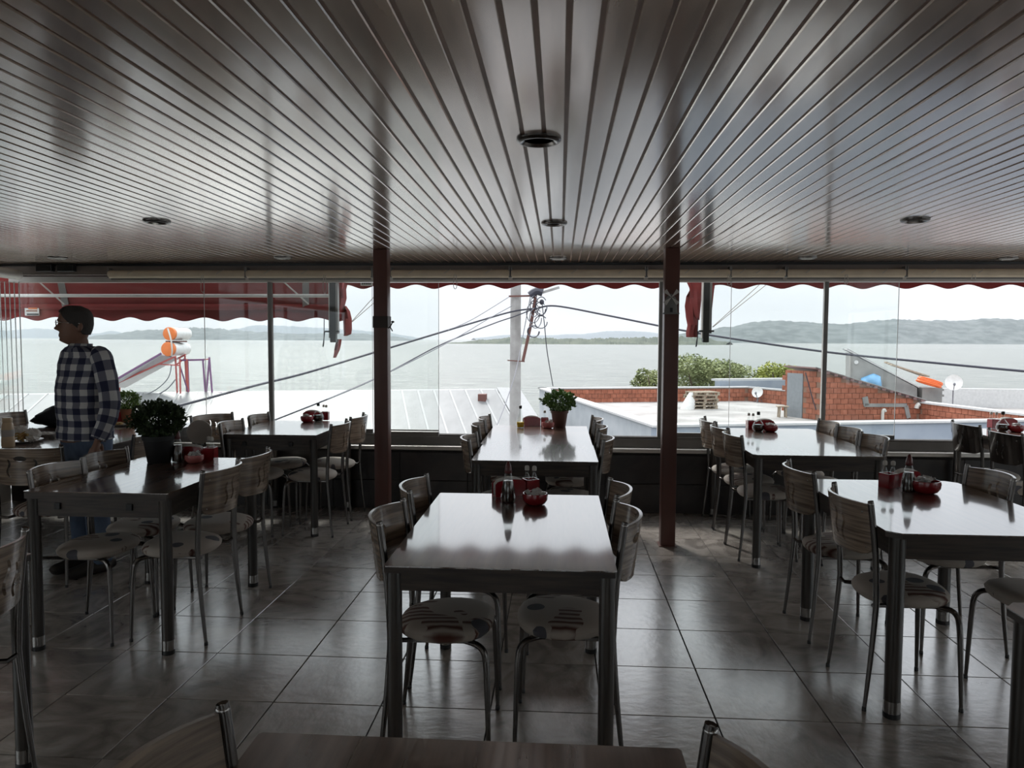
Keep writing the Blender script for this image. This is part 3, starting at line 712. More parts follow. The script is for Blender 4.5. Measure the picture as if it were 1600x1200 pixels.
S2 = empty('steel_stand', tuple(roofp(10.1, -.1))); tag(S2, 'empty purple steel frame standing beside the solar tanks', 'frame')
def sq(x, y, dy=0): return on_y(x, y, Ys+.3+dy)-S2.location
for a, b_ in (((293, 561), (295, 614)), ((317, 562), (321, 614)), ((327, 558), (331.5, 614)), ((327, 562), (322.5, 612))): MB().bar(sq(*a), sq(*b_), .05, .05).build('post', 'frame_purple', S2)
MB().bar(sq(281, 563), sq(319, 562), .06, .07).build('top_beam', 'frame_purple', S2)
MB().bar(sq(317, 562), sq(328, 561, .3), .04, .04).build('side_beam', 'frame_red', S2)

# ------------------------------------------------------------------ neighbouring building with flat roof and brick parapets
ZP, ZR = -.75, -1.455
C0 = on_z(1022, 664, ZP); C1 = on_z(843, 605.5, ZP)
BV = (C1-C0); BV.z = 0; LV = BV.length; BV.normalize(); BU = Vector((BV.y, -BV.x, 0))
def bp_(u, v, z): p = C0+BU*u+BV*v; return Vector((p.x, p.y, z))
UMAX = 14.6
nb = empty('flat_roof_building', tuple(bp_(6, 7, -6.5))); tag(nb, 'pale blue flat roofed building with brick parapets', 'building')
def nbd(mb, name, mat, parent=None, smooth=False):
    mb.v = [tuple(Vector(p)-nb.location) for p in mb.v]; return mb.build(name, mat, parent or nb, smooth)
def ubox(u0, u1, v0, v1, z0, z1):
    P = [bp_(u, v, z) for u in (u0, u1) for v in (v0, v1) for z in (z0, z1)]
    return MB().add(P, [(0, 1, 3, 2), (4, 6, 7, 5), (0, 4, 5, 1), (2, 3, 7, 6), (0, 2, 6, 4), (1, 5, 7, 3)])
FW_ = 9.6                                        # far wall seen at this v on its right end
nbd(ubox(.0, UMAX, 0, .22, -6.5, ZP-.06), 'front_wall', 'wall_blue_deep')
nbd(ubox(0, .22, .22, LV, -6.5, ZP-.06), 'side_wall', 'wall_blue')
nbd(ubox(.22, UMAX, .22, LV, ZR-.25, ZR), 'roof_slab', 'roof_concrete')
nbd(ubox(-.06, UMAX, -.06, .32, ZP-.06, ZP), 'front_cap', 'cap_white')
nbd(ubox(-.06, .34, .32, LV+.06, ZP-.06, ZP), 'side_cap', 'cap_white')
# brick walls: mortar core + single bricks
bw, bh = .30, .20
brick_me = None
def brick_wall(name, A, B, ztop, z0, cap=None, thick=.2, face=1, skip=None, core='mortar'):
    """A->B ground line (Vectors); ztop(t) height function of 0..1; bricks on the face looking to -normal*face"""
    global brick_me
    d = (B-A); L = d.length; d.normalize(); nrm = Vector((d.y, -d.x, 0))*face
    n = 16; mb = MB(); V = []
    for s_ in (0, 1):
        off = -nrm*(thick if s_ else 0)
        for i in range(n+1):
            p = A+d*(L*i/n)+off; V += [(p.x, p.y, z0), (p.x, p.y, ztop(i/n))]
    F = []; k = 2*(n+1)
    for i in range(n):
        a = 2*i; F += [(a, a+2, a+3, a+1), (k+a, k+a+1, k+a+3, k+a+2), (a+1, a+3, k+a+3, k+a+1), (a, k+a, k+a+2, a+2)]
    F += [(0, 1, k+1, k), (2*n, k+2*n, k+2*n+1, 2*n+1)]
    mb.add(V, F); w_ = nbd(mb, name, core)
    if brick_me is None: brick_me = MB().box((0, 0, 0), (bw-.018, .03, bh-.018)).mesh('brick', 'brick_red')
    row = 0; z = z0+bh/2; rz = math.atan2(d.y, d.x); cnt = 0
    while True:
        any_ = False; x = (bw/2 if row % 2 else bw)*1.0-bw/2
        while x < L-bw/2+.01:
            t_ = x/L
            if ztop(min(1, max(0, t_))) > z+bh/2-.03 and not (skip and skip(x, z)) and cnt < 300:
                p = A+d*x+nrm*.012
                o = obj('brick', brick_me, w_, (p.x-nb.location.x, p.y-nb.location.y, z-nb.location.z)); o.rotation_euler = (0, 0, rz); cnt += 1; any_ = True
            x += bw
        z += bh; row += 1
        if not any_ and row > 1 or row > 20: break
    return w_
vf = LV-.22
UF = (on_z(1166, 626, ZR)-C0).dot(BU); Pf0 = bp_(.2, vf, 0); Pf1 = bp_(UF, vf, 0)
brick_wall('brick_parapet', Pf0, Pf1, lambda t: ZP-.06, ZR, face=1)
nbd(ubox(-.06, UF+.05, vf-.05, vf+.3, ZP-.06, ZP), 'far_cap', 'cap_white')
Pg0 = bp_(UF, vf-.02, 0); Pg1 = on_z(1235, 633.5, ZR); Pg1.z = 0
brick_wall('brick_parapet', Pg0, Pg1, lambda t: ZP-.06, ZR, face=1)
P_ = [Pg0+Vector((0, .3, 0)), Pg0+Vector((0, -.06, 0)), Pg1+Vector((0, -.06, 0)), Pg1+Vector((.0, .3, 0))]
nbd(MB().add([(p.x, p.y, ZP-.07) for i, p in enumerate(P_)]+[(p.x, p.y, ZP) for i, p in enumerate(P_)], [(3, 2, 1, 0), (4, 5, 6, 7), (0, 1, 5, 4), (1, 2, 6, 5), (2, 3, 7, 6), (3, 0, 4, 7)]), 'far_cap', 'cap_white')
# shed
SA = on_z(1283, 657, ZR); SA.z = 0; SB = on_z(1226, 650, ZR); SB.z = 0
zt = on_y(1283, 582, SA.y).z
SE = SA+BU*4.05
zE = on_y(1432, 627, SE.y).z
brick_wall('shed_wall', SA, SE, lambda t: zt+(zE-zt)*t, ZR, face=1)
def dskip(x, z): return 0.03 < x < .98
sd = (SA-SB).length
def dskip(x, z): return .12*sd < x < .52*sd and z < zt-.12
wsh = brick_wall('shed_wall', SB, SA, lambda t: zt+.03, ZR, face=1, skip=dskip)
dd = (SA-SB).normalized(); dn = Vector((dd.y, -dd.x, 0))
q0 = SB+dd*sd*.07+dn*.04; q1 = SB+dd*sd*.50+dn*.04
nbd(MB().poly3([(q0.x, q0.y, ZR), (q1.x, q1.y, ZR), (q1.x, q1.y, zt-.08), (q0.x, q0.y, zt-.08)], .05), 'shed_door', 'door_metal')
# shed roof: sloped sheet with battens
e1 = SA-BU*.35-BV*.12; e2 = SE+BU*.15-BV*.12; wv = BV*(sd+.5)
def zl(p): t = (p-SA).dot(BU)/4.05; return zt+(zE-zt)*t+.05
rp_ = [e1, e2, e2+wv, e1+wv]
nbd(MB().poly3([(p.x, p.y, zl(p)) for p in rp_], -.05), 'shed_roof', 'shed_roof')
nbd(MB().bar((e1.x, e1.y, zl(e1)+.05), (e2.x, e2.y, zl(e2)+.05), .06, .03), 'roof_edge', 'cement')
for i in range(14):
    p = e1+(e2-e1)*((i+.5)/14); nbd(MB().box((p.x, p.y-.01, zl(p)-.02), (.12, .06, .09)), 'rafter_end', 'shed_roof')
# cement patch: pipe chase on the shed wall, built as a shallow raised band
def wp(x, y): p = on_y(x, y, SA.y); t = (x-1283)/149*4.05; q = SA+BU*t; r_ = on_y(x, y, q.y); return Vector((q.x, q.y, r_.z))-Vector((BU.y, -BU.x, 0))*-.035
nbd(MB().bar(wp(1346, 620), wp(1349, 634), .04, .22).bar(wp(1346, 633), wp(1410, 633), .04, .13).bar(wp(1409, 634), wp(1414, 653), .04, .16), 'cement_patch', 'cement')
nbd(MB().tube([wp(1374, 658), wp(1374, 643), wp(1376, 640), wp(1378, 643)], .06, 8, 3), 'vent_pipe', 'cord_white', None, True)
nbd(MB().tube([wp(1429, 631), wp(1426, 634), wp(1425, 638)], .09, 8, 3), 'drain_spout', 'cord_white', None, True)
nbd(MB().tube([wp(1260, 582)+Vector((-.1, -.1, 0)), wp(1265, 600)+Vector((-.1, -.1, 0)), wp(1270, 618)+Vector((-.1, -.1, 0)), wp(1277, 640)+Vector((-.1, -.1, 0))], .02, 6, 3), 'wall_cable', 'cable_black', None, True)
# right parapet running towards us
PR0 = SE.copy(); PR1 = PR0-BV*7.5
brick_wall('brick_parapet', PR1, PR0, lambda t: zE-.06, ZR, face=-1)
x0 = PR1; cp = [PR1-BU*.06, PR0-BU*.06, PR0+BU*.3, PR1+BU*.3]
nbd(MB().add([(p.x, p.y, zE-.07) for p in cp]+[(p.x, p.y, zE) for p in cp], [(0, 1, 2, 3), (7, 6, 5, 4), (0, 4, 5, 1), (1, 5, 6, 2), (2, 6, 7, 3), (3, 7, 4, 0)]), 'side_cap', 'cap_white')
# things on that roof
def dish(cx, cy, D, r_, aim, label, foot):
    c = on_y(cx, cy, D); o = empty('satellite_dish', (c.x, c.y, foot)); tag(o, label, 'satellite dish')
    h = c.z-foot; q = Vector(aim).to_track_quat('Z', 'Y').to_matrix()
    prof = [(r_*k/8, .22*r_*(k/8)**2) for k in range(1, 9)]
    prof = [(.002, 0)]+prof+[(r_*1.02, .23*r_), (r_*1.02, .2*r_)]+[(r_*k/8, .22*r_*(k/8)**2-.02) for k in range(8, 0, -1)]+[(.002, -.02)]
    MB().lathe(prof, 28, (0, 0, h), q).build('reflector', 'ceramic', o, True)
    e_ = q @ Vector((0, -r_*.95, .1*r_)); f_ = q @ Vector((0, -r_*.35, .95*r_))
    MB().tube([Vector((0, 0, h))+e_, Vector((0, 0, h))+f_], .018, 6).build('feed_arm', 'cable_grey', o)
    MB().ellip(Vector((0, 0, h))+f_, (.05, .05, .07)).build('receiver', 'cable_grey', o, True)
    b0 = q @ Vector((0, 0, -.05))
    MB().tube([Vector((0, 0, h))+b0, (b0.x, b0.y, h-r_*.9), (b0.x, b0.y, 0)], .025, 8).build('mast', 'cable_grey', o)
    for k in range(3): MB().bar((b0.x, b0.y, .22), (b0.x+.25*math.cos(2.1*k), b0.y+.25*math.sin(2.1*k), 0), .02, .02).build('foot', 'cable_grey', o)
pd = on_z(1184, 629, ZR)
dish(1184, 613, pd.y, .26, (-.55, -.8, .25), 'white satellite dish standing behind the pallet stack', ZR)
# pallets
def pallet():
    r = empty('pallet')
    for i in range(5): MB().box((0, -.38+i*.19, .132), (1.2, .11, .024)).build('deck_board', 'pallet_wood', r)
    for s_ in (-.38, 0, .38): MB().box((0, s_, .012), (1.2, .10, .024)).build('bottom_board', 'pallet_wood', r)
    for sx_ in (-.53, 0, .53):
        MB().box((sx_, 0, .108), (.11, .87, .022)).build('cross_board', 'pallet_wood', r)
        for s_ in (-.38, 0, .38): MB().box((sx_, s_, .061), (.11, .10, .072)).build('block', 'pallet_wood', r)
    return r
pp = on_z(1098, 639.5, ZR); pt = pallet()
lbs = ['lowest weathered pallet of the stack on the flat roof', 'second pallet up in the stack on the flat roof', 'middle pallet of the stack on the flat roof', 'fourth pallet up in the stack on the flat roof', 'topmost pallet of the stack on the flat roof']
for i in range(5):
    o = pt if i == 0 else copy_tree(pt); o.location = (pp.x+[0, -.03, .05, -.02, .06][i], pp.y+.45, ZR+.146*i); o.rotation_euler = (0, 0, .2+[0, .03, -.05, .04, .12][i]); tag(o, lbs[i], 'pallet', 'pallets stacked on the flat roof')
sk = on_z(1067, 640, ZR)
def sackf(u, v):
    a = 2*PI*u; z = v*.72; r_ = .36*(1-v**1.6*.75)*(1+.12*math.sin(3*a+2*v))
    return (r_*math.cos(a)*.8+.12*v, r_*math.sin(a)*.8, z)
tag(MB().grid(sackf, 18, 8, True).build('sack', 'napkin', None, True, (sk.x+.25, sk.y+.25, ZR)), 'pale plastic sheet heaped against the pallets', 'sheet')
bn = on_z(1222, 652, ZR); bo = empty('stool', (bn.x, bn.y, ZR)); tag(bo, 'small pale stool beside the grey shed door', 'stool')
MB().rbox((0, 0, .42), (.42, .3, .05), .02).build('seat', 'pallet_wood', bo); [MB().bar((x_, y_, 0), (x_*.9, y_*.9, .4), .05, .05).build('leg', 'pallet_wood', bo) for x_ in (-.13, .13) for y_ in (-.1, .1)]

# concrete shed behind, white terrace, far strip
Dh = 35.0
h0 = on_y(1329, 560, Dh); h1 = on_y(1433, 600, Dh+.6)
hs = empty('concrete_shed', (h0.x+1, Dh, -6.5)); tag(hs, 'grey concrete shed with a steep sheet metal roof', 'shed')
def hz(x, y, dy=0): return on_y(x, y, Dh+dy)-hs.location
q = [hz(1329, 552), hz(1433, 606), hz(1433, 640), hz(1329, 640)]
back = [p+Vector((.9, 3.0, 0)) for p in q]
mbs = MB().add([tuple(p) for p in q+back], [(0, 1, 2, 3), (7, 6, 5, 4)]+[(i, 4+i, 4+(i+1) % 4, (i+1) % 4) for i in range(4)]); mbs.build('wall', 'cement', hs)
for k, mat in ((0, 'white_paint'), (1, 'cement'), (2, 'white_paint'), (3, 'door_metal'), (4, 'door_metal'), (5, 'cement')):
    a = hz(1322+(k % 2)*3, 546.5)+Vector((.15*k, .5*k, 0)); b_ = hz(1436, 606)+Vector((.15*k, .5*k, 0))
    MB().poly3([a, a+Vector((.13, .44, 0)), b_+Vector((.13, .44, 0)), b_], .05).build('roof_sheet', mat, hs)
MB().rbox(hz(1449, 617, .6), (.9, .9, .75), .02).build('water_box', 'cement', hs)
MB().tube([hz(1338, 566, -.05), hz(1338, 566, .05)], .09, 12).build('lamp_disc', 'white_paint', hs)
for yy in (609, 618): MB().box(hz(1468, yy, .3), (.35, .12, .1)).build('bracket', 'cement', hs)
pl_ = [hz(1392, 575, .6), hz(1440, 592, 1.0)]
for k in range(3): MB().bar(pl_[0]+Vector((0, .3*k, .15+.05*k)), pl_[1]+Vector((.3, .3*k, .12)), .18, .06).build('plank_scrap', 'pallet_wood', hs)
def tarpf(u, v):
    x = 1345+31*u; y = 607-(22-10*abs(u-.62)*1.2)*v; p = on_y(x, y, Dh-.12-.22*math.sin(PI*v)-.07*math.sin(9*u+4*v)); return tuple(p)
tf = MB().grid(tarpf, 14, 8); t0_ = on_y(1360, 607, Dh-.2)
tp = tf.build('blue_tarp', 'tarp_blue', None, True); tag(tp, 'crumpled blue plastic sheet against the concrete shed', 'tarp')
sol = tp.modifiers.new('thickness', 'SOLIDIFY'); sol.thickness = .06
hc = on_y(1451, 598, Dh-.3); ho = empty('hose_coil', tuple(hc)); tag(ho, 'orange hose coiled on the concrete shed roof', 'hose')
for k in range(4):
    MB().tube([((.50-.03*(k % 2))*math.cos(2*PI*i/28)+.03*k, (.40-.02*k)*math.sin(2*PI*i/28), -.05+.055*k-.15*math.cos(2*PI*i/28)) for i in range(29)], .042, 8).build('hose_loop', 'hose_orange', ho, True)
dish(1490, 598, 33.0, .33, (-.35, -.9, .2), 'white satellite dish on the white terrace near the orange hose', -1.5)
wt = empty('white_terrace', tuple(on_y(1540, 640, 38)-Vector((0, 0, 4)))); tag(wt, 'white terrace wall behind the right brick parapet', 'wall')
tz = on_y(1530, 607, 38).z; lx = on_y(1462, 607, 38).x
MB().add([(x-wt.location.x, y-wt.location.y, z-wt.location.z) for x, y, z in [(lx, 38, -6.4), (lx+20, 36, -6.4), (lx+20, 36.3, -6.4), (lx, 38.3, -6.4), (lx, 38, tz), (lx+20, 36, tz), (lx+20, 36.3, tz), (lx, 38.3, tz)]], [(3, 2, 1, 0), (4, 5, 6, 7), (0, 1, 5, 4), (1, 2, 6, 5), (2, 3, 7, 6), (3, 0, 4, 7)]).build('wall', 'white_paint', wt)
MB().add([(x-wt.location.x, y-wt.location.y, z-wt.location.z) for x, y, z in [(SE.x+.4, 23, -1.9), (lx+20, 23, -1.9), (lx+20, 37, -1.9), (SE.x+.4, 38, -1.9), (SE.x+.4, 23, -1.75), (lx+20, 23, -1.75), (lx+20, 37, -1.75), (SE.x+.4, 38, -1.75)]], [(3, 2, 1, 0), (4, 5, 6, 7), (0, 1, 5, 4), (1, 2, 6, 5), (2, 3, 7, 6), (3, 0, 4, 7)]).build('floor_slab', 'roof_concrete', wt)
s0 = on_y(1117, 593.5, 37); s1 = on_y(1240, 592, 40)
ls = empty('low_roof', (s0.x+2, 38, -6.5)); tag(ls, 'pale blue low roof behind the brick parapet', 'roof')
MB().poly3([(s0.x-ls.location.x, -1, s0.z+6.5-.05), (s1.x-ls.location.x, 2, s1.z+6.5-.05), (s1.x-ls.location.x, 2, 0), (s0.x-ls.location.x, -1, 0)], .3).build('wall', 'wall_blue_deep', ls)
MB().bar((s0.x-ls.location.x, -1, s0.z+6.5), (s1.x-ls.location.x, 2, s1.z+6.5), .5, .1).build('cap', 'cap_white', ls)

# trees
def leaf_cloud(c, r, n, size, mat, name, parent, seed, lob=6):
    rnd = random.Random(seed); mb = MB()
    blobs = [(Vector((rnd.uniform(-.62, .62), rnd.uniform(-.5, .5), rnd.uniform(-.45, .5))), rnd.uniform(.34, .55)) for _ in range(lob)]
    for _ in range(n):
        bc, br = rnd.choice(blobs)
        d = Vector((rnd.gauss(0, 1), rnd.gauss(0, 1), rnd.gauss(0, 1))).normalized()*br*rnd.uniform(.55, 1.0)
        p = bc+d; p = Vector((p.x*r[0], p.y*r[1], p.z*r[2]))+Vector(c)
        a = Vector((rnd.gauss(0, 1), rnd.gauss(0, 1), rnd.gauss(0, .6))).normalized(); b_ = a.orthogonal().normalized()
        q_ = Matrix.Rotation(rnd.uniform(0, 6.3), 3, a); b_ = q_ @ b_
        s_ = size*rnd.uniform(.6, 1.3)
        mb.add([p-a*s_, p+b_*s_*.42, p+a*s_, p-b_*s_*.42], [(0, 1, 2), (0, 2, 3)])
    o = mb.build(name, mat, parent); tag(o, kind='stuff'); return o
def tree(px, py, D, rx, rz_, mat, label, seed, n=5000):
    c = on_y(px, py, D); o = empty('tree', (c.x, D, -6.5)); tag(o, label, 'tree')
    h = c.z+6.5
    MB().tube([(0, 0, 0), (.1, .1, h*.5), (0, 0, h)], [.22, .16, .06], 8, 3).build('trunk', 'bark', o, True)
    for k in range(6):
        a = k*1.05; MB().tube([(0, 0, h*.55), (rx*.5*math.cos(a), rx*.4*math.sin(a), h*.9), (rx*.75*math.cos(a), rx*.6*math.sin(a), h+rz_*.4)], [.1, .06, .02], 6, 2).build('branch', 'bark', o, True)
    leaf_cloud((0, 0, h), (rx, rx*.8, rz_), n, .11, mat, 'foliage', o, seed, 11)
tree(1098, 590, 47, 3.4, 1.65, 'tree_leaf', 'large grey green tree behind the brick parapet', 3, 9000)
tree(1216, 590, 46, 1.5, 1.0, 'tree_leaf_yellow', 'small yellow green tree left of the brick shed', 5, 3000)
tree(1024, 598, 45, 1.4, 1.0, 'tree_leaf', 'low tree partly hidden by the right column', 8, 2500)

# ------------------------------------------------------------------ utility pole and cables
PY = 22.0
pb = on_y(805, 640, PY); po = empty('utility_pole', (pb.x, PY, -6.5)); tag(po, 'pale concrete utility pole with tangled cables', 'pole')
ztop = on_y(805, 425, PY).z+6.5
MB().tube([(0, 0, 0), (0, 0, ztop)], [.19, .15], 8).build('shaft', 'pole_concrete', po)
def pq(x, y, dy=-.25): return on_y(x, y, PY+dy)-po.location
MB().tube([pq(837, 462), pq(830, 505), pq(817, 564)], .045, 8).build('leaning_pipe', 'rust_pipe', po)
MB().bar(pq(795, 463, -.2), pq(838, 462, -.25), .05, .05).build('bracket_arm', 'rust_pipe', po)
MB().bar(pq(838, 460), pq(874, 449), .07, .07).build('outer_arm', 'pole_concrete', po)
MB().bar(pq(793, 563, -.2), pq(820, 565, -.25), .03, .03).build('lower_clamp', 'rust_pipe', po)
MB().tube([pq(828, 462), pq(838, 455), pq(848, 457)], .12, 8, 4).build('cable_splice', 'cable_black', po, True)
MB().ellip(pq(846.5, 472), (.07, .07, .08)).build('insulator', 'cable_black', po, True)
rnd = random.Random(4)
for k in range(9):
    cx, cy = rnd.uniform(832, 848), rnd.uniform(475, 510); rx, ry = rnd.uniform(5, 11), rnd.uniform(8, 17)
    if k > 6: cx, cy, rx, ry = 826+k, 518, 9, 9
    MB().tube([pq(cx+rx*math.cos(2*PI*i/18), cy+ry*math.sin(2*PI*i/18), -.3-.02*k+.05*math.sin(i)) for i in range(17)], .014, 5, 2).build('cable_loop', 'cable_grey' if k % 2 else 'cable_black', po, True)
def cable(pts, r_, label, mat='cable_black', n=8):
    P = [on_y(x, y, Y) for x, y, Y in pts]; o = MB().tube(P, r_, 6, n).build('power_cable', mat, None, True); tag(o, label, 'cable', 'overhead cables')
cable([(836, 482, 21.6), (800, 487, 21.6), (740, 504, 20), (600, 546, 17), (480, 582, 15), (400, 602, 13.5), (270, 636, 12), (120, 668, 10.5)], .024, 'thick black cable bundle dropping left from the pole')
cable([(836, 483, 21.72), (868, 478, 21.7), (950, 493, 21), (1060, 515, 20), (1150, 530, 19.3), (1300, 551, 18.5), (1450, 566, 17.5), (1600, 580, 16.5), (1750, 592, 15.5)], .026, 'thick black cable bundle dropping right from the pole')
cable([(833, 483, 21.6), (805, 494, 21.55), (770, 506, 20.5), (690, 538, 18), (610, 580, 15.5), (540, 612, 14), (440, 652, 12.5), (330, 694, 11), (220, 735, 9.8)], .016, 'thin black cable running below the thick left bundle')
cable([(800, 478, 21.8), (760, 500, 20.3), (720, 524, 18.5), (650, 561, 16), (560, 604, 14.2), (470, 640, 13), (380, 676, 11.8), (260, 724, 10.2)], .012, 'thin grey cable crossing the left bundle', 'cable_grey')
cable([(797, 463, 21.8), (740, 498, 20.5), (700, 516, 19)], .010, 'single grey wire reaching the pole bracket from left', 'cable_grey')
cable([(829, 462, 21.7), (818, 520, 21.5), (806, 580, 20), (790, 630, 18), (775, 668, 16)], .012, 'slack grey wire hanging down along the pole', 'cable_grey')
cable([(847, 474, 21.7), (851, 510, 21.7), (855, 550, 22), (864, 603, 23)], .013, 'black wire hanging to the building corner', 'cable_black')

# ------------------------------------------------------------------ awnings
def scallop(x0, x1, Y, ztop_, zbot, per, amp, thick=.012, wav=.02, ph=0.0):
    n = max(8, int((x1-x0)/per*12)); mb = MB(); V = []
    for s_ in (0, 1):
        for i in range(n+1):
            x = x0+(x1-x0)*i/n; yy = Y+wav*math.sin(x*5.3)+s_*thick
            zb = zbot+amp*(abs(math.cos(PI*(x+ph)/per))**1.8)
            V += [(x, yy, zb), (x, yy, (zb+ztop_)/2), (x, yy, ztop_)]
    k = 3*(n+1)
    F = []
    for i in range(n):
        a = 3*i
        for j in (0, 1): F += [(a+j, a+3+j, a+4+j, a+1+j), (k+a+j, k+a+1+j, k+a+4+j, k+a+3+j)]
        F += [(a, k+a, k+a+3, a+3), (a+2, a+5, k+a+5, k+a+2)]
    F += [(0, 1, k+1, k), (1, 2, k+2, k+1), (3*n, k+3*n, k+3*n+1, 3*n+1), (3*n+1, k+3*n+1, k+3*n+2, 3*n+2)]
    return mb.add(V, F)
aw = empty('awning', (-4.2, 6.7, 2.3)); tag(aw, 'extended red awning over the left windows', 'awning')
def aab(mb, name, mat, smooth=False): mb.v = [tuple(Vector(p)-aw.location) for p in mb.v]; return mb.build(name, mat, aw, smooth)
AX0, AX1, AY = -6.3, -2.06, 7.02
zf = on_y(300, 481, AY).z; zb_ = on_y(300, 502, AY).z
aab(MB().add([(AX0, 6.7, 2.36), (AX1, 6.7, 2.36), (AX1, AY, zf+.02), (AX0, AY, zf+.02), (AX0, 6.7, 2.375), (AX1, 6.7, 2.375), (AX1, AY, zf+.035), (AX0, AY, zf+.035)], [(3, 2, 1, 0), (4, 5, 6, 7), (0, 1, 5, 4), (1, 2, 6, 5), (2, 3, 7, 6), (3, 0, 4, 7)]), 'cloth', 'red_cloth')
aab(scallop(AX0, AX1, AY+.02, zf, zb_, .372, .038, ph=.1), 'valance', 'red_cloth', True)
aab(MB().tube([(AX0, AY, zf+.01), (AX1, AY, zf+.01)], .03, 10), 'front_bar', 'red_cloth', True)
zt_ = on_y(300, 462, 6.82).z
aab(MB().rbox(((AX0+AX1)/2, 6.82, zt_), (AX1-AX0, .05, .03), .008), 'cross_bar', 'aluminium')
for px in (88, 470):
    e = on_y(px-12, 441, 6.75); f_ = on_y(px+8, 474, 6.88)
    aab(MB().bar((e.x, 6.75, 2.22), (f_.x, 6.88, 2.08), .06, .04), 'upper_arm', 'aluminium_dark')
    aab(MB().bar((f_.x, 6.88, 2.08), (f_.x-.05, AY, zf+.02), .06, .05), 'fore_arm', 'aluminium_dark')
    a = on_y(px-42, 427, 6.65); b_ = on_y(px+12, 475, 6.95)
    aab(MB().tube([a, b_], .008, 6), 'stay_rod', 'cord_white')
tg = on_y(50, 485, AY-.02); pln = empty('awning_tag', (tg.x, tg.y, tg.z)); tag(pln, 'small white printed label on the left awning valance', 'label')
MB().box((0, 0, 0), (.145, .006, .10)).build('card', 'napkin', pln); MB().box((.012, -.005, .022), (.09, .003, .024)).build('orange_print', 'tank_orange', pln); MB().box((.01, -.005, -.038), (.12, .003, .014)).build('dark_print', 'black_plastic', pln)
MB().box((.0, -.005, -.005), (.11, .003, .012)).build('brown_print', 'terracotta', pln)
def awning2(xa, xb, label, per):
    Y = 6.9; a = on_y(xa, 445, Y).x; b_ = on_y(xb, 445, Y).x
    o = empty('awning', ((a+b_)/2, Y, 2.1)); tag(o, label, 'awning')
    zb = on_y((xa+xb)/2, 451.5, Y).z
    mb = scallop(a, b_, Y, 2.16, zb, per, .04); mb.v = [tuple(Vector(p)-o.location) for p in mb.v]; mb.build('valance', 'red_cloth', o, True)
    mb = MB().tube([(a, Y-.08, 2.13), (b_, Y-.08, 2.13)], .06, 10); mb.v = [tuple(Vector(p)-o.location) for p in mb.v]; mb.build('roll', 'red_cloth', o, True)
    for f_ in (.08, .5, .92): MB().box((a+(b_-a)*f_-o.location.x, -.24, .06), (.05, .30, .06)).build('bracket', 'aluminium_dark', o)
    return o
aC = awning2(540, 1046, 'rolled up red awning over the centre windows', .335)
aR = awning2(1108, 1760, 'rolled up red awning over the right windows', .362)
def flap(o, pts, name, Y):
    n = len(pts); mb = MB(); V = []
    for s_ in (0, 1):
        for k, (xl, xr, y) in enumerate(pts):
            for q_ in range(5):
                p = on_y(xl+(xr-xl)*q_/4, y, Y); V.append((p.x, Y+.035*math.sin(q_*1.5+k*.6)+s_*.01, p.z))
    F = []; K = 5*n
    for k in range(n-1):
        for q_ in range(4):
            a = k*5+q_; F += [(a, a+1, a+6, a+5), (K+a, K+a+5, K+a+6, K+a+1)]
        F += [(k*5, k*5+5, K+k*5+5, K+k*5), (k*5+4, K+k*5+4, K+k*5+9, k*5+9)]
    F += [(0, K, K+1, 1), (1, K+1, K+2, 2), (2, K+2, K+3, 3), (3, K+3, K+4, 4)]
    F += [(K-5+i, K-4+i, 2*K-4+i, 2*K-5+i) for i in range(4)]
    mb.add([tuple(Vector(p)-o.location) for p in V], F); mb.build(name, 'red_cloth', o, True)
flap(aC, [(529, 545, 438), (530, 540, 452), (530, 540, 466), (530, 536, 480), (530, 532, 498)], 'side_flap', 6.95)
flap(aC, [(537, 541, 478), (536, 546, 486), (534.5, 548, 498), (535, 548, 514), (536, 547, 522), (537.5, 541, 525)], 'hanging_flap', 7.0)
flap(aC, [(526, 534, 530), (523, 532, 538), (520.5, 529, 547), (521, 523, 559)], 'flap_end', 7.0)
flap(aR, [(1072, 1098, 438), (1078, 1099, 450), (1080, 1097, 466), (1084, 1095, 490), (1090, 1094, 500)], 'side_flap', 6.95)
flap(aR, [(1078, 1083, 453), (1073, 1089, 463), (1071, 1092, 478), (1073, 1091, 497), (1075, 1091, 508), (1072, 1090, 520), (1072, 1091, 527)], 'hanging_flap', 7.0)
flap(aR, [(1110, 1118, 438), (1110, 1116, 455), (1110, 1113, 480), (1109, 1111, 505)], 'side_flap', 6.97)
lt_ = on_y(573, 443.5, 6.86); lo = empty('brand_tag', tuple(lt_)); tag(lo, 'narrow white label strip on the centre awning by the left column', 'label')
MB().box((0, 0, 0), (.115, .006, .034)).build('card', 'cord_white', lo); [MB().box((-.04+.018*k, -.005, 0), (.012, .003, .016)).build('letter_mark', 'black_plastic', lo) for k in range(5)]
def guide(px, label):
    p = on_y(px, 486, 6.78); zb2 = on_y(px, 535, 6.78).z; o = empty('awning_rail', (p.x, 6.78, zb2)); tag(o, label, 'rail', 'hanging awning side rails'); h = 2.06-zb2
    MB().rbox((.0, 0, h/2), (.055, .06, h), .006).build('channel', 'black_plastic', o)
    MB().box((-.032, 0, h/2+.02), (.008, .065, h-.04)).build('edge', 'aluminium', o); MB().box((.038, 0, h/2+.04), (.02, .05, h-.08)).build('edge', 'aluminium_dark', o)
    MB().box((.0, -.04, .10), (.13, .03, .016)).build('clamp', 'black_plastic', o)
    MB().tube([(-.07, -.04, .10), (-.085, -.04, .0), (-.09, -.04, -.04), (-.08, -.04, .0), (-.075, -.04, .22)], .004, 5, 3).build('hook_cord', 'cable_black', o)
guide(521, 'black hanging awning rail between left window and left column')
guide(1103, 'black hanging awning rail right of the right column')
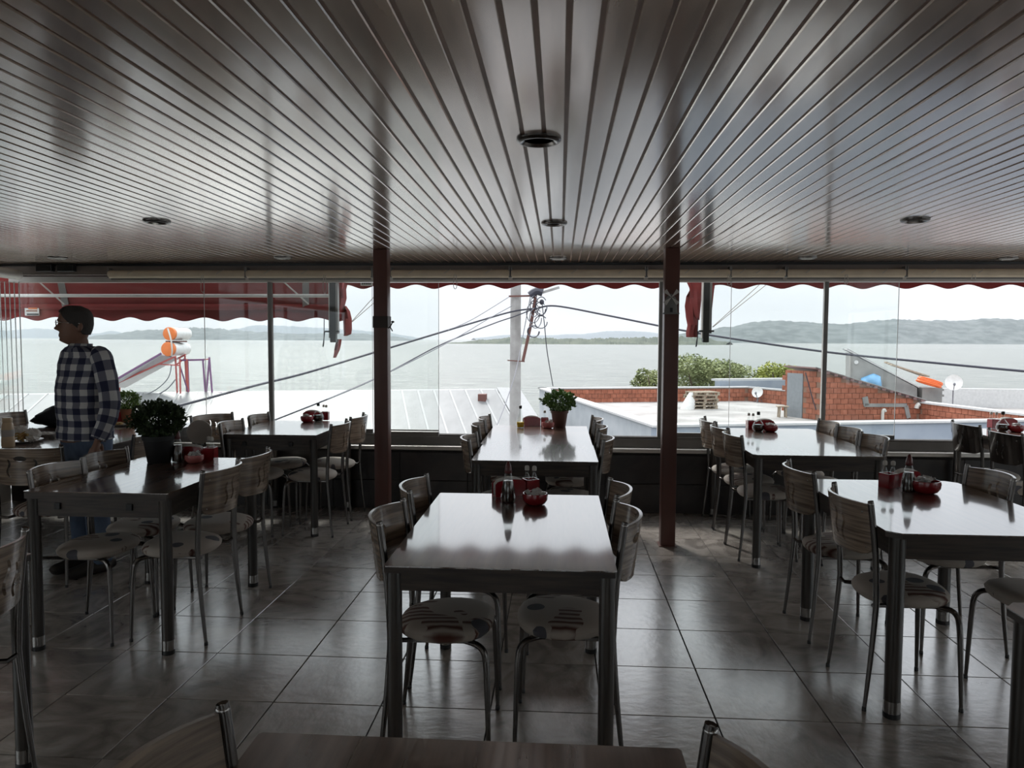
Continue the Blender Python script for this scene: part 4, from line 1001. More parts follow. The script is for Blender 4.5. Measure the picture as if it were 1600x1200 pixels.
for a, b_, lb in (((549, 503), (585, 463), 'pair of pale ropes left of the left column'), ((1113, 511), (1192, 440), 'pair of pale ropes right of the right column')):
    o = empty('stay_rope', tuple(on_y(*b_, 6.95))); tag(o, lb, 'rope')
    for k in (0, 3.5):
        mb = MB().tube([on_y(a[0]+k*.3, a[1], 7.1), on_y(b_[0]+k*2, b_[1]+k, 6.9)], .0035, 5); mb.v = [tuple(Vector(p)-o.location) for p in mb.v]; mb.build('rope', 'cord_white', o)

# roller blinds under the beam
def blind(xa, xb, label, cords=()):
    Y = YF-.09; a = on_y(xa, 432, Y).x; b_ = on_y(xb, 432, Y).x; z = 2.052
    o = empty('roller_blind', ((a+b_)/2, Y, z)); tag(o, label, 'blind', 'rolled beige blinds under the beam'); h = (b_-a)/2
    MB().tube([(-h, 0, 0), (h, 0, 0)], .034, 14).build('fabric_roll', 'blind_fabric', o, True)
    MB().box((0, .012, -.036), (2*h-.02, .012, .028)).build('bottom_bar', 'aluminium_dark', o)
    for s_ in (-1, 1): MB().rbox((s_*h, .01, .012), (.012, .07, .09), .004).build('bracket', 'aluminium_dark', o)
    for cx, cl in cords:
        x = on_y(cx, 440, Y).x-(a+b_)/2
        MB().tube([(x-.006, -.03, -.01), (x-.015, -.03, -cl*.6), (x-.012, -.03, -cl*.9), (x, -.03, -cl), (x+.012, -.03, -cl*.9), (x+.015, -.03, -cl*.6), (x+.006, -.03, -.01)], .003, 5, 3).build('cord_loop', 'cord_white', o, True)
    for f_ in (.15, .45, .8):
        x = -h+2*h*f_; MB().tube([(x, -.036, .0), (x+.03, -.030, .02), (x+.05, .0, .036)], .003, 5, 3).build('tie_cord', 'cord_white', o)
blind(171, 384, 'beige rolled blind at the left end of the beam', ((319, .16),))
blind(386, 581, 'beige rolled blind just left of the left column', ((509, .17),))
blind(612, 796, 'beige rolled blind just right of the left column', ((712, .13),))
blind(799, 1008, 'beige rolled blind in the middle of the beam')
blind(1011, 1140, 'short beige rolled blind behind the right column', ((1138, .10),))
blind(1142, 1226, 'short beige rolled blind right of the right column')
blind(1229, 1413, 'beige rolled blind crossing the right mullion', ((1320, .09),))
blind(1416, 1660, 'beige rolled blind at the right end of the beam', ((1518, .07),))
for a, b_, lb in ((58, 83, 'left one of two black boxes under the beam'), (91, 117, 'right one of two black boxes under the beam')):
    p = on_y(a, 418, YF-.07); q_ = on_y(b_, 418, YF-.07)
    o = MB().rbox((0, 0, 0), (q_.x-p.x, .05, .062), .006).build('wall_box', 'black_plastic', None, False, ((p.x+q_.x)/2, YF-.07, p.z-.005)); tag(o, lb, 'box', 'black boxes at the left end of the beam')
cs = on_y(31, 429, 6.32)
tag(MB().tube([(cs.x-.02, 6.33, cs.z), (cs.x-.06, 4.2, cs.z+.02)], [.045, .045], 12).build('blind_cassette', 'aluminium', None, True), 'pale tube shaped blind cassette at the upper left corner', 'cassette')

# windmill ornament and hook on the columns
wm = empty('windmill_ornament', (colR.location.x-.01, 5.375, on_y(1054, 490, 5.37).z)); tag(wm, 'small stone windmill souvenir fixed to the right column', 'ornament')
MB().lathe([(.048, .0), (.043, .05), (.038, .105), (.030, .118), (.004, .14)], 16, sy=.4).build('tower', 'cement', wm, True)
MB().box((0, -.012, .0), (.115, .04, .008)).build('base', 'cement', wm); MB().box((0, -.02, .025), (.018, .012, .03)).build('door', 'black_plastic', wm)
for k in range(4):
    a = PI/4+k*PI/2; d = Vector((math.cos(a), 0, math.sin(a)))
    MB().poly3([Vector((0, -.024, .115)), Vector((0, -.024, .115))+d*.065+Vector((-d.z*.016, 0, d.x*.016)), Vector((0, -.024, .115))+d*.065+Vector((d.z*.016, 0, -d.x*.016))], .003).build('sail', 'cord_white', wm)
hk = empty('wall_hook', (colL.location.x+.052, 5.42, 1.575)); tag(hk, 'little black twig shaped hook on the left column', 'hook')
MB().tube([(0, 0, 0), (.02, -.02, .015), (.036, -.03, .04)], .004, 6, 3).build('stem', 'black_plastic', hk, True)
MB().ellip((.04, -.032, .046), (.012, .008, .008)).build('tip', 'black_plastic', hk, True); MB().tube([(.014, -.012, .01), (.03, -.02, -.012), (.034, -.02, -.022)], .0045, 6, 3).build('prong', 'black_plastic', hk, True)
#PART3
# ------------------------------------------------------------------ things on the tables
def caddy(px, py, z, rot, label, ar=1.0, dark=False):
    p = on_z(px, py, z); r = empty('napkin_caddy', (p.x, p.y, z), rot); tag(r, label, 'caddy', 'red napkin caddies'); m_ = 'red_plastic'
    b_ = MB(); w_ = .031; h = .072
    for s_ in (-1, 1): b_.box((s_*w_, 0, h/2), (.004, .066, h)); b_.box((0, s_*w_, h/2), (.066, .004, h))
    b_.box((0, 0, .003), (.064, .064, .006)); b_.build('shaker_box', m_, r)
    for s_ in (-1, 1):
        n = 14; x0, x1 = .036, .19; pts = [(x0, 0)]+[(x0+(x1-x0)*i/n, .060+.020*math.sin(PI*i/n)**.4) for i in range(n+1)]+[(x1, 0)]
        MB().poly3([(x, s_*.026, zz) for x, zz in pts], .004*s_).build('side_panel', m_, r)
    MB().box(((.036+.19)/2, 0, .004), (.15, .05, .008)).build('base', m_, r)
    nk = MB()
    for k in range(7):
        n = 10; x0, x1 = .042, .184; pts = [(x0, .008)]+[(x0+(x1-x0)*i/n, .060+(.026+.002*(k % 3))*math.sin(PI*i/n)**.4) for i in range(n+1)]+[(x1, .008)]
        nk.poly3([(x, -.018+.006*k, zz) for x, zz in pts], .003)
    nk.build('napkins', 'napkin', r)
    return r
def shaker(c, label):
    r = empty('shaker', c); tag(r, label, 'shaker', 'small glass shakers')
    MB().lathe([(.015, 0), (.0165, .004), (.0165, .055), (.014, .075), (.0085, .09), (.0085, .108)], 14).build('glass_body', 'bottle_glass', r, True)
    MB().lathe([(.0135, .004), (.0135, .05), (.001, .052)], 12).build('contents', 'cord_white', r, True)
    MB().lathe([(.0105, .106), (.011, .11), (.011, .122), (.008, .128), (.002, .13)], 14).build('cap', 'cord_white', r, True)
def two_shakers(cd, where):
    for k, (dx, dy) in enumerate(((-.014, .012), (.014, -.012))):
        d = Vector((dx, dy, 0)); d.rotate(Matrix.Rotation(cd.rotation_euler.z, 3, 'Z')); shaker(tuple(Vector(cd.location)+d+Vector((0, 0, .0065))), ('glass shaker nearer the left in the caddy on ' if k == 0 else 'second glass shaker in the caddy on ')+where)
def cruet(px, py, z, label):
    p = on_z(px, py, z); r = empty('cruet', (p.x, p.y, z)); tag(r, label, 'bottle', 'vinegar cruets')
    MB().lathe([(.030, 0), (.034, .004), (.035, .02), (.030, .07), (.018, .12), (.014, .135)], 18).build('glass_body', 'bottle_glass', r, True)
    MB().lathe([(.031, .004), (.0325, .02), (.028, .066), (.021, .098), (.002, .1)], 18).build('liquid', 'vinegar', r, True)
    MB().lathe([(.0155, .133), (.017, .137), (.016, .15), (.012, .17), (.005, .186), (.001, .188)], 16).build('cap', 'cruet_cap', r, True)
def flask(px, py, z, label):
    p = on_z(px, py, z); r = empty('flask', (p.x, p.y, z)); tag(r, label, 'bottle', 'round bodied flasks')
    MB().lathe([(.030, 0), (.043, .012), (.049, .035), (.042, .062), (.024, .085), (.0125, .102), (.0125, .135), (.015, .14)], 20).build('glass_body', 'bottle_glass', r, True)
    MB().lathe([(.028, .003), (.041, .014), (.0465, .035), (.040, .058), (.002, .06)], 20).build('liquid', 'vinegar', r, True)
    MB().lathe([(.0115, .135), (.0135, .141), (.0135, .158), (.010, .162), (.001, .163)], 14).build('stopper', 'black_plastic', r, True)
def bowl(px, py, z, label, mat='red_plastic', s_=1.0, seed=1):
    p = on_z(px, py, z); r = empty('bowl', (p.x, p.y, z)); tag(r, label, 'bowl', 'small bowls of sachets'); r.scale = (s_, s_, s_)
    MB().lathe([(.030, 0), (.045, .006), (.056, .022), (.058, .04), (.055, .052), (.052, .052), (.053, .04), (.05, .022), (.03, .01), (.001, .008)], 24).build('shell', mat, r, True)
    rnd = random.Random(seed); mb = MB()
    for _ in range(24):
        a = rnd.uniform(0, 6.3); q = rnd.uniform(0, .036)
        mb.box((q*math.cos(a), q*math.sin(a), .052+rnd.uniform(-.008, .014)), (.026, .018, .005), Matrix.Rotation(rnd.uniform(-1, 1), 3, 'X') @ Matrix.Rotation(rnd.uniform(0, 6), 3, 'Z'))
    tag(mb.build('sachets', 'sachet', r), kind='stuff')
def plant(px, py, z, pot, pr, ph, br, bh, leaf, n, ls, label, seed, potmat):
    p = on_z(px, py, z); r = empty('potted_plant', (p.x, p.y, z)); tag(r, label, 'potted plant')
    MB().lathe([(pr*.70, 0), (pr*.74, .004), (pr*.97, ph*.84), (pr*1.06, ph*.85), (pr*1.08, ph), (pr*.98, ph), (pr*.93, ph*.9), (.002, ph*.88)], 26).build('pot', potmat, r, True)
    MB().lathe([(pr*.92, ph*.86), (pr*.9, ph*.93), (.002, ph*.94)], 20).build('soil', 'soil', r, True)
    rnd = random.Random(seed)
    for k in range(9):
        a = k*.7; MB().tube([(.01*math.cos(a), .01*math.sin(a), ph*.9), (br*.35*math.cos(a), br*.35*math.sin(a), ph+bh*.35), (br*.62*math.cos(a), br*.62*math.sin(a), ph+bh*.65)], [.004, .003, .0015], 5, 2).build('stem', 'stem', r)
    mb = MB()
    for _ in range(n):
        d = Vector((rnd.gauss(0, 1), rnd.gauss(0, 1), rnd.gauss(0, 1))).normalized()
        k = 1+.13*math.sin(5*math.atan2(d.y, d.x)+seed)*(1-abs(d.z))+.10*math.sin(7*d.z+3*d.x*4)
        q = rnd.uniform(.45, 1)**.6*k; c = Vector((d.x*br*q, d.y*br*q, ph*.95+bh*.5+d.z*bh*.52*q))
        if c.z < ph*.9: c.z = ph*.9+.01
        out = (d+Vector((rnd.gauss(0, .5), rnd.gauss(0, .5), rnd.gauss(.3, .5)))).normalized(); b_ = out.orthogonal().normalized(); b_.rotate(Matrix.Rotation(rnd.uniform(0, 6.3), 3, out)); n_ = out.cross(b_)
        s_ = ls*rnd.uniform(.6, 1.3)
        mb.add([c-out*s_*.8, c+b_*s_*.5+n_*s_*.15, c+out*s_, c-b_*s_*.5+n_*s_*.15, c], [(0, 1, 4), (1, 2, 4), (2, 3, 4), (3, 0, 4)])
    tag(mb.build('foliage', leaf, r), kind='stuff')
# front centre table
c_ = caddy(829, 771, .755, PI+.45, 'dark red napkin caddy on the front centre table'); two_shakers(c_, 'the front centre table')
cruet(794, 784, .755, 'dark conical cruet on the front centre table'); bowl(836, 788, .755, 'red sachet bowl on the front centre table', seed=2)
# centre window table
c_ = caddy(851, 665.5, .753, PI+.02, 'red napkin caddy between oil bottle and basil pot'); shaker(tuple(Vector(c_.location)+Vector((.0, .0, .0065))), 'lone shaker in the caddy beside the basil pot')
p = on_z(813, 668, .753); r = empty('oil_bottle', (p.x, p.y, .753)); tag(r, 'slim clear bottle with yellow oil on the centre window table', 'bottle')
MB().lathe([(.028, 0), (.032, .004), (.034, .03), (.033, .06), (.022, .095), (.012, .125), (.012, .165)], 18).build('glass_body', 'bottle_glass', r, True)
MB().lathe([(.027, .004), (.031, .03), (.0305, .048), (.002, .049)], 18).build('oil', 'olive_oil', r, True); MB().lathe([(.010, .16), (.0125, .168), (.0125, .186), (.003, .19)], 12).build('stopper', 'black_plastic', r, True)
bowl(856, 669, .753, 'pink sachet bowl before the basil pot', 'pink_plastic', .95, 3)
plant(874, 667, .753, None, .072, .142, .142, .175, 'basil_leaf', 1500, .017, 'basil plant in a brown pot on the centre window table', 4, 'pot_brown')
# left table
plant(249, 722, .775, None, .086, .158, .148, .205, 'bush_leaf', 5200, .0125, 'bushy dark plant in a black pot on the left table', 9, 'pot_black')
c_ = caddy(329, 717.5, .775, PI+.05, 'red napkin caddy beside the black bush pot'); two_shakers(c_, 'the table with the black bush pot')
cruet(278, 721, .775, 'dark conical cruet touching the black bush pot'); bowl(304, 723, .775, 'reddish sachet bowl beside the black bush pot', 'pink_plastic', .9, 5)
# left window table
c_ = caddy(508, 656, .775, PI+.1, 'red napkin caddy on the window table left of the column'); two_shakers(c_, 'the window table left of the column')
flask(497.5, 658.5, .775, 'round flask on the window table left of the left column'); bowl(480, 659.5, .775, 'red sachet bowl on the window table left of the column', seed=6)
# right window table
c_ = caddy(1173, 670.5, .755, .08, 'red napkin caddy on the window table right of the column'); two_shakers(c_, 'the window table right of the column')
flask(1184.5, 674, .755, 'round flask on the window table right of the right column'); bowl(1204, 674.5, .755, 'red sachet bowl on the window table right of the column', seed=7)
# right front table
c_ = caddy(1388, 761, .755, .42, 'bright red napkin caddy on the right front table'); two_shakers(c_, 'the right front table')
cruet(1419, 768.5, .755, 'dark conical cruet on the right front table'); bowl(1446, 770, .755, 'red sachet bowl on the right front table', 'red_plastic', 1.18, 8)
# far right table
c_ = caddy(1552, 668.5, .775, .12, 'red napkin caddy on the far right table'); two_shakers(c_, 'the far right table')
flask(1566, 674, .775, 'round flask on the far right table'); bowl(1588, 675, .775, 'red sachet bowl on the far right table', seed=9)
# cluttered table
p = on_z(13, 698, .75); r = empty('sauce_bottle', (p.x, p.y, .75)); tag(r, 'beige squeeze bottle of sauce at the far left', 'bottle')
MB().lathe([(.036, 0), (.040, .006), (.040, .05), (.037, .07), (.038, .12), (.033, .155), (.028, .168)], 20).build('body', 'mayo', r, True); MB().lathe([(.029, .168), (.030, .172), (.030, .196), (.027, .2), (.002, .2)], 20).build('cap', 'mayo', r, True)
MB().lathe([(.0385, .072), (.0388, .075), (.0385, .115), (.038, .118)], 20).build('paper_label', 'tray_board', r, True)
p = on_z(36, 691, .75); r = empty('dinner_plate', (p.x, p.y, .75)); tag(r, 'white plate with crumpled paper and fries at the far left', 'plate')
MB().lathe([(.06, 0), (.075, .004), (.125, .016), (.127, .019), (.075, .008), (.001, .006)], 32).build('dish', 'ceramic', r, True)
rnd = random.Random(3); mb = MB()
for _ in range(40): mb.box((rnd.uniform(-.05, .05), rnd.uniform(-.04, .05), .02+rnd.uniform(0, .045)), (.06, .009, .009), Matrix.Rotation(rnd.uniform(0, 3), 3, 'Z') @ Matrix.Rotation(rnd.uniform(-.5, .5), 3, 'Y'))
tag(mb.build('fries', 'food', r), kind='stuff')
def crumple(c, rr, seed, name, mat, parent=None):
    rnd = random.Random(seed); ph = [(rnd.uniform(2, 7), rnd.uniform(2, 7), rnd.uniform(0, 6)) for _ in range(6)]
    def fn(u, v):
        a = 2*PI*u; b_ = PI*v; d = Vector((math.sin(b_)*math.cos(a), math.sin(b_)*math.sin(a), math.cos(b_)))
        k = 1+.16*sum(math.sin(f1*d.x*2+f2*d.y*2+f1*d.z+p0) for f1, f2, p0 in ph)/2
        return (c[0]+d.x*rr[0]*k, c[1]+d.y*rr[1]*k, c[2]+max(-1, d.z)*rr[2]*k)
    return MB().grid(fn, 18, 10, True).build(name, mat, parent)
crumple((.045, .035, .05), (.06, .045, .045), 1, 'crumpled_paper', 'napkin', r); crumple((-.05, .05, .06), (.05, .04, .05), 2, 'crumpled_paper', 'napkin', r); crumple((.09, -.03, .03), (.04, .035, .022), 5, 'crumpled_paper', 'napkin', r)
p = on_z(70, 684, .75); r = empty('foil_tray', (p.x, p.y, .75)); tag(r, 'shallow metal tray with scraps beside the white plate', 'tray')
MB().lathe([(.07, 0), (.085, .035), (.088, .035), (.073, .003), (.001, .003)], 8, sx=1.3).build('dish', 'foil', r); crumple((.02, 0, .025), (.05, .04, .02), 7, 'scraps', 'napkin', r)
p = on_z(88, 684, .75); r = empty('sauce_dish', (p.x+.02, p.y, .75)); tag(r, 'small dish of red sauce near the man at the cluttered table', 'dish')
MB().lathe([(.03, 0), (.045, .03), (.047, .03), (.033, .005), (.001, .005)], 18).build('dish', 'ceramic', r, True); MB().lathe([(.04, .02), (.042, .024), (.001, .025)], 18).build('sauce', 'red_plastic', r, True)
p = on_z(186, 665, .75); r = empty('side_plate', (p.x, p.y, .75)); tag(r, 'small plate with crumbs before the terracotta pot', 'plate')
MB().lathe([(.05, 0), (.06, .004), (.10, .012), (.101, .015), (.06, .007), (.001, .006)], 28).build('dish', 'ceramic', r, True); crumple((0, 0, .018), (.035, .03, .014), 9, 'food_scraps', 'food', r)
plant(198, 660.5, .75, None, .070, .125, .118, .16, 'bright_leaf', 1500, .0125, 'light green plant in a terracotta pot behind the man', 14, 'terracotta')
p = on_z(181, 662, .75); r = empty('red_box', (p.x, p.y+.05, .75)); tag(r, 'red shaker box between man and terracotta pot', 'box')
b_ = MB(); [b_.box((s_*.034, 0, .05), (.004, .07, .1)) and b_.box((0, s_*.034, .05), (.07, .004, .1)) for s_ in (-1, 1)]; b_.box((0, 0, .003), (.066, .066, .006)); b_.build('box_walls', 'red_plastic', r)
MB().lathe([(.015, .007), (.016, .09), (.009, .115), (.009, .14)], 12).build('glass_shaker', 'bottle_glass', r, True)
# dark bag on the cluttered table's far side
p = on_z(70, 669, .75)
def bagf(u, v):
    a = 2*PI*u; b_ = PI*v; d = (math.sin(b_)*math.cos(a), math.sin(b_)*math.sin(a), math.cos(b_))
    k = 1+.10*math.sin(3*a+1)+.10*math.sin(5*a+4*b_)+.06*math.sin(9*a-5*b_); x = d[0]*.25*k; z = .115+(d[2]*.115)*k*(1-.0*x)
    z = .115+d[2]*.115*k; z *= (1-.5*max(0, -x)/.27)*.78
    return (x, d[1]*.12*k, max(0, z))
bg_ = MB().grid(bagf, 28, 14, True).build('bag', 'bag_cloth', None, True, (p.x+.02, p.y+.16, .75)); tag(bg_, 'dark cloth bag slumped behind the plate left of the man', 'bag')
# upright round board in the corner
p = on_z(313, 692, .73); bq = Vector((.25, -1, .12)).to_track_quat('Z', 'Y').to_matrix()
rbd = empty('round_board', (-2.72, 5.55, .475)); tag(rbd, 'pale round board standing upright behind the napkin caddy', 'board')
rbd.location = tuple(on_y(312, 693, 5.6)); 
MB().lathe([(.002, -.008), (.09, -.008), (.094, -.003), (.094, .003), (.09, .008), (.002, .008)], 40, (0, 0, .09), bq).build('disc', 'tray_board', rbd, True)
MB().bar((.0, .05, .1), (.0, .12, -.72), .03, .03).build('stand', 'steel_dark', rbd)

# ------------------------------------------------------------------ the standing man (looks left, body turned a little towards us)
MY = 4.55; SC = MY/FPX*1.003
mo = on_y(135, 600, MY); MX = mo.x
def zz(y): return on_y(135, y, MY).z
def xx(x): return (x-135)*.00355            # metres across the sight line
TURN = math.atan2(-MX, MY)                  # he stands square to the sight line, in profile
PHI = math.radians(30)
def rot_(p): c, s_ = math.cos(PHI), math.sin(PHI); return Vector((p[0]*c-p[1]*s_, p[0]*s_+p[1]*c, p[2]))
def loft(secs, n=28, pw=2.3, cap=True, turn=True, uvm=None):
    """secs: (cx, cy, z, a, b) with a along facing, b across; returns MB and per-vertex uv in metres"""
    V = []; UVv = []
    for cx, cy, z, a, b_ in secs:
        for k in range(n):
            t_ = 2*PI*k/n; ca, sa = math.cos(t_), math.sin(t_); q = (abs(ca)**pw+abs(sa)**pw)**(-1/pw)
            d = Vector((a*ca*q, b_*sa*q, 0)); d = rot_(d) if turn else d
            V.append((cx+d.x, cy+d.y, z))
    F = []; m_ = len(secs)
    for i in range(m_-1):
        for k in range(n): F.append((i*n+k, i*n+(k+1) % n, (i+1)*n+(k+1) % n, (i+1)*n+k))
    if cap: F += [tuple(reversed(range(n))), tuple((m_-1)*n+k for k in range(n))]
    return V, F
def interp(rows, n):
    out = []
    for i in range(n):
        t_ = i/(n-1)*(len(rows)-1); j = min(int(t_), len(rows)-2); q = t_-j; q = q
        p0 = rows[max(j-1, 0)]; p1 = rows[j]; p2 = rows[j+1]; p3 = rows[min(j+2, len(rows)-1)]
        out.append(tuple(.5*(2*b_+(c-a)*q+(2*a-5*b_+4*c-d)*q*q+(3*b_-a-3*c+d)*q**3) for a, b_, c, d in zip(p0, p1, p2, p3)))
    return out
person = None
body = MB()
# head, side profile from the photograph, facing -X
HP = [(480.0, 112, 128, .030), (482, 105.5, 135, .050), (486, 99.5, 141, .066), (491, 96.5, 145, .075), (497, 95, 147, .079), (503, 94.6, 147.2, .080), (508, 95.6, 147, .079), (513, 95.4, 146, .077),
      (518, 96, 144, .074), (522, 96.6, 142, .071), (526, 96.2, 140, .067), (530, 97.5, 138, .061), (534, 99.5, 134, .052), (537, 105, 131, .042), (539, 110, 129, .03)]
HPi = interp(HP, 44)
def head_pt(y, xf, xb, w_, t_, grow=0.0):
    a = xx(xf); b_ = xx(xb); cx = a+(b_-a)*.46
    ca, sa = math.cos(t_), math.sin(t_); q = (abs(ca)**2.3+abs(sa)**2.3)**(-1/2.3)
    rx = (cx-a) if ca > 0 else (b_-cx)
    x = cx-(rx+grow)*ca*q; yv = (w_+grow)*sa*q
    ang = abs((t_+PI) % (2*PI)-PI)
    nose = max(0, 1-abs(y-514.3)/(6.5 if y > 514.3 and False else (3.6 if y > 514.3 else 9.5)))
    if grow == 0:
        x -= .033*nose*math.exp(-(ang/.22)**2)
        x += .010*math.exp(-((y-506)/2.6)**2)*math.exp(-((ang-.42)/.2)**2)                   # eye sockets
        x -= .008*math.exp(-((y-500.5)/1.8)**2)*math.exp(-(ang/.55)**2)                      # brow
        x -= .009*(math.exp(-((y-522)/1.1)**2)+math.exp(-((y-525.2)/1.2)**2))*math.exp(-(ang/.33)**2)   # lips
        x -= .010*math.exp(-((y-531.5)/2.6)**2)*math.exp(-(ang/.45)**2)                         # chin
    return (x, yv, zz(y))
N = 40; V = [head_pt(*row, 2*PI*k/N) for row in HPi for k in range(N)]; F = []
for i in range(len(HPi)-1):
    for k in range(N): F.append((i*N+k, i*N+(k+1) % N, (i+1)*N+(k+1) % N, (i+1)*N+k))
F += [tuple(range(N)), tuple((len(HPi)-1)*N+k for k in reversed(range(N)))]
body.add(V, F)
for s_ in (-1, 1):
    body.ellip((xx(128), s_*.079, zz(511)), (.017, .010, .030), 12, 8, Matrix.Rotation(.2, 3, 'Y'))
    body.ellip((xx(128), s_*.083, zz(513)), (.010, .009, .018), 10, 6)
V, F = loft([(xx(126), 0, zz(530), .047, .052), (xx(127), 0, zz(540), .049, .053), (xx(129), 0, zz(548), .060, .070), (xx(132), 0, zz(553), .075, .12)], 24, 2.1); body.add(V, F)
TR = [(129, 541, .060, .078), (132, 545, .084, .135), (134.5, 549.5, .097, .172), (135, 556, .105, .190), (134.5, 566, .113, .197), (133, 578, .120, .190), (131.5, 592, .126, .178), (130, 608, .131, .178), (129.5, 624, .133, .180), (130, 640, .131, .177), (130.5, 656, .130, .177), (131, 670, .133, .182), (131, 684, .136, .185)]
V, F = loft([(xx(x), 0, zz(y), a*.93, b_*.93) for x, y, a, b_ in TR]+[(xx(133), 0, zz(700), .115, .16), (xx(134), 0, zz(715), .10, .14)], 28); body.add(V, F)
# legs
def legpts(s_):
    o = rot_((0, s_*.088, 0)); return [(xx(134)+o.x, o.y, zz(705)), (xx(133)+o.x, o.y, zz(770)), (xx(134)+o.x, o.y, zz(805)), (xx(136)+o.x, o.y, zz(850)), (xx(137)+o.x, o.y, .075)]
for s_ in (-1, 1):
    body.tube(legpts(s_), [.088, .066, .055, .048, .036], 14, 4)
    f0 = Vector(legpts(s_)[-1]); fd = rot_((-1, 0, 0)); body.tube([f0+Vector((0, 0, -.01))-fd*.05, f0+Vector((0, 0, -.025))+fd*.06, f0+Vector((0, 0, -.045))+fd*.16], [.034, .036, .026], 10, 3)
# arms: left arm (towards us) and right arm (far side)
sh = rot_((0, -.185, 0)); armL = [(xx(158), -.165, zz(556)), (xx(166), -.20, zz(590)), (xx(170), -.225, zz(628)), (xx(163), -.245, zz(655)), (xx(150), -.26, zz(680))]
armR = [(xx(112), .165, zz(556)), (xx(108), .20, zz(595)), (xx(110), .22, zz(632)), (xx(104), .20, zz(658)), (xx(100), .17, zz(682))]
for ar in (armL, armR): body.tube(ar, [.052, .046, .040, .034, .026], 14, 4)
def hand(w_, d, side, out):
    """w_: wrist point, d: direction of the hand, out: palm side direction (towards the thigh)"""
    w_ = Vector(w_); d = Vector(d).normalized(); o = Vector(out); o = (o-d*o.dot(d)).normalized(); f_ = d.cross(o)*side
    body.tube([w_-d*.03, w_+d*.02, w_+d*.055, w_+d*.09], [.026, .032, .038, .034], 12, 3, flat=.62)
    for k, (off, L, r_) in enumerate(((-.028, .070, .0085), (-.0095, .080, .009), (.0095, .076, .009), (.027, .060, .008))):
        b0 = w_+d*.080+f_*off; p1 = b0+d*L*.45+o*.006; p2 = b0+d*L*.75+o*.020; p3 = b0+d*L*.92+o*.036
        body.tube([b0-d*.02, b0, p1, p2, p3], [r_, r_*1.05, r_, r_*.93, r_*.75], 8, 3)
    t0 = w_+d*.025-f_*.026; body.tube([t0, t0+d*.03-f_*.022+o*.008, t0+d*.058-f_*.026+o*.016, t0+d*.078-f_*.022+o*.022], [.012, .0115, .0095, .007], 8, 3)
hand(armL[-1], (-.030, -.012, -.10), -1, (-.5, .85, 0)); hand(armR[-1], (-.012, -.01, -.10), 1, (.4, -.9, 0))
tmp = body.build('person_tmp', 'skin')
rm = tmp.modifiers.new('remesh', 'REMESH'); rm.mode = 'VOXEL'; rm.voxel_size = .005; rm.use_smooth_shade = True
smo = tmp.modifiers.new('smooth', 'SMOOTH'); smo.factor = .5; smo.iterations = 1
dg = bpy.context.evaluated_depsgraph_get(); me = bpy.data.meshes.new_from_object(tmp.evaluated_get(dg)); me.name = 'person'
if not me.materials: me.materials.append(MATS['skin'])
bpy.data.objects.remove(tmp)
person = obj('person', me, None, (MX, MY, 0)); person.rotation_euler = (0, 0, TURN); tag(person, 'man in a navy and white plaid shirt standing beside the cluttered table', 'person')
# shirt with plaid UVs
def uv_loft(secs, n, turn, name, mat, cap=False, thick=None):
    V, F = loft(secs, n, 2.3, cap, turn); me = bpy.data.meshes.new(name); me.from_pydata(V, [], F); me.materials.append(MATS[mat])
    uvl = me.uv_layers.new(name='UVMap'); R_ = sum((s[3]+s[4])/2 for s in secs)/len(secs); L = [0]
    for i in range(1, len(secs)): L.append(L[-1]+(Vector(secs[i][:3])-Vector(secs[i-1][:3])).length)
    for p in me.polygons:
        ks = [me.loops[li].vertex_index % n for li in p.loop_indices]; wrap = max(ks)-min(ks) > 2
        for li, k in zip(p.loop_indices, ks):
            i = me.loops[li].vertex_index//n; kk = k+n if wrap and k < n/2 else k
            uvl.data[li].uv = (kk/n*round(2*PI*R_/.078)*.078, L[i])
    me.polygons.foreach_set('use_smooth', [True]*len(me.polygons)); o = obj(name, me, person)
    s2 = o.modifiers.new('cloth', 'SOLIDIFY'); s2.thickness = .006; s2.offset = 1; return o
def wob(secs, amp, f):
    return [(s[0]+amp*math.sin(f*i), s[1]+amp*.6*math.cos(f*1.3*i), s[2], s[3]*(1+.012*math.sin(2.3*i)), s[4]*(1+.012*math.cos(1.9*i))) for i, s in enumerate(secs)]
uv_loft(wob(interp([(xx(x), 0, zz(y), a*1.02+.004, b_*1.02+.004) for x, y, a, b_ in TR], 40), .002, .8), 44, True, 'shirt', 'plaid_shirt')
def sleeve(ar, rads, name):
    P = interp([tuple(p)+(r_,) for p, r_ in zip(ar, rads)], 22); n = 20
    V = []; prev = None
    for i, p in enumerate(P):
        a = Vector(P[max(i-1, 0)][:3]); b_ = Vector(P[min(i+1, len(P)-1)][:3]); T = (b_-a).normalized(); X = Vector((0, 1, 0)); X = (X-T*X.dot(T)).normalized(); Yv = T.cross(X)
        r_ = p[3]*(1+.035*math.sin(i*1.7))
        V += [Vector(p[:3])+(X*math.cos(2*PI*k/n)+Yv*math.sin(2*PI*k/n))*r_ for k in range(n)]
    F = [(i*n+k, i*n+(k+1) % n, (i+1)*n+(k+1) % n, (i+1)*n+k) for i in range(len(P)-1) for k in range(n)]
    me = bpy.data.meshes.new(name); me.from_pydata([tuple(v) for v in V], [], F); me.materials.append(MATS['plaid_shirt']); uvl = me.uv_layers.new(name='UVMap')
    for p in me.polygons:
        ks = [me.loops[li].vertex_index % n for li in p.loop_indices]; wrap = max(ks)-min(ks) > 2
        for li, k in zip(p.loop_indices, ks): uvl.data[li].uv = ((k+n if wrap and k < n/2 else k)/n*.078*4, (me.loops[li].vertex_index//n)*.024+.02)
    me.polygons.foreach_set('use_smooth', [True]*len(me.polygons)); o = obj(name, me, person); s2 = o.modifiers.new('cloth', 'SOLIDIFY'); s2.thickness = .004; s2.offset = 1
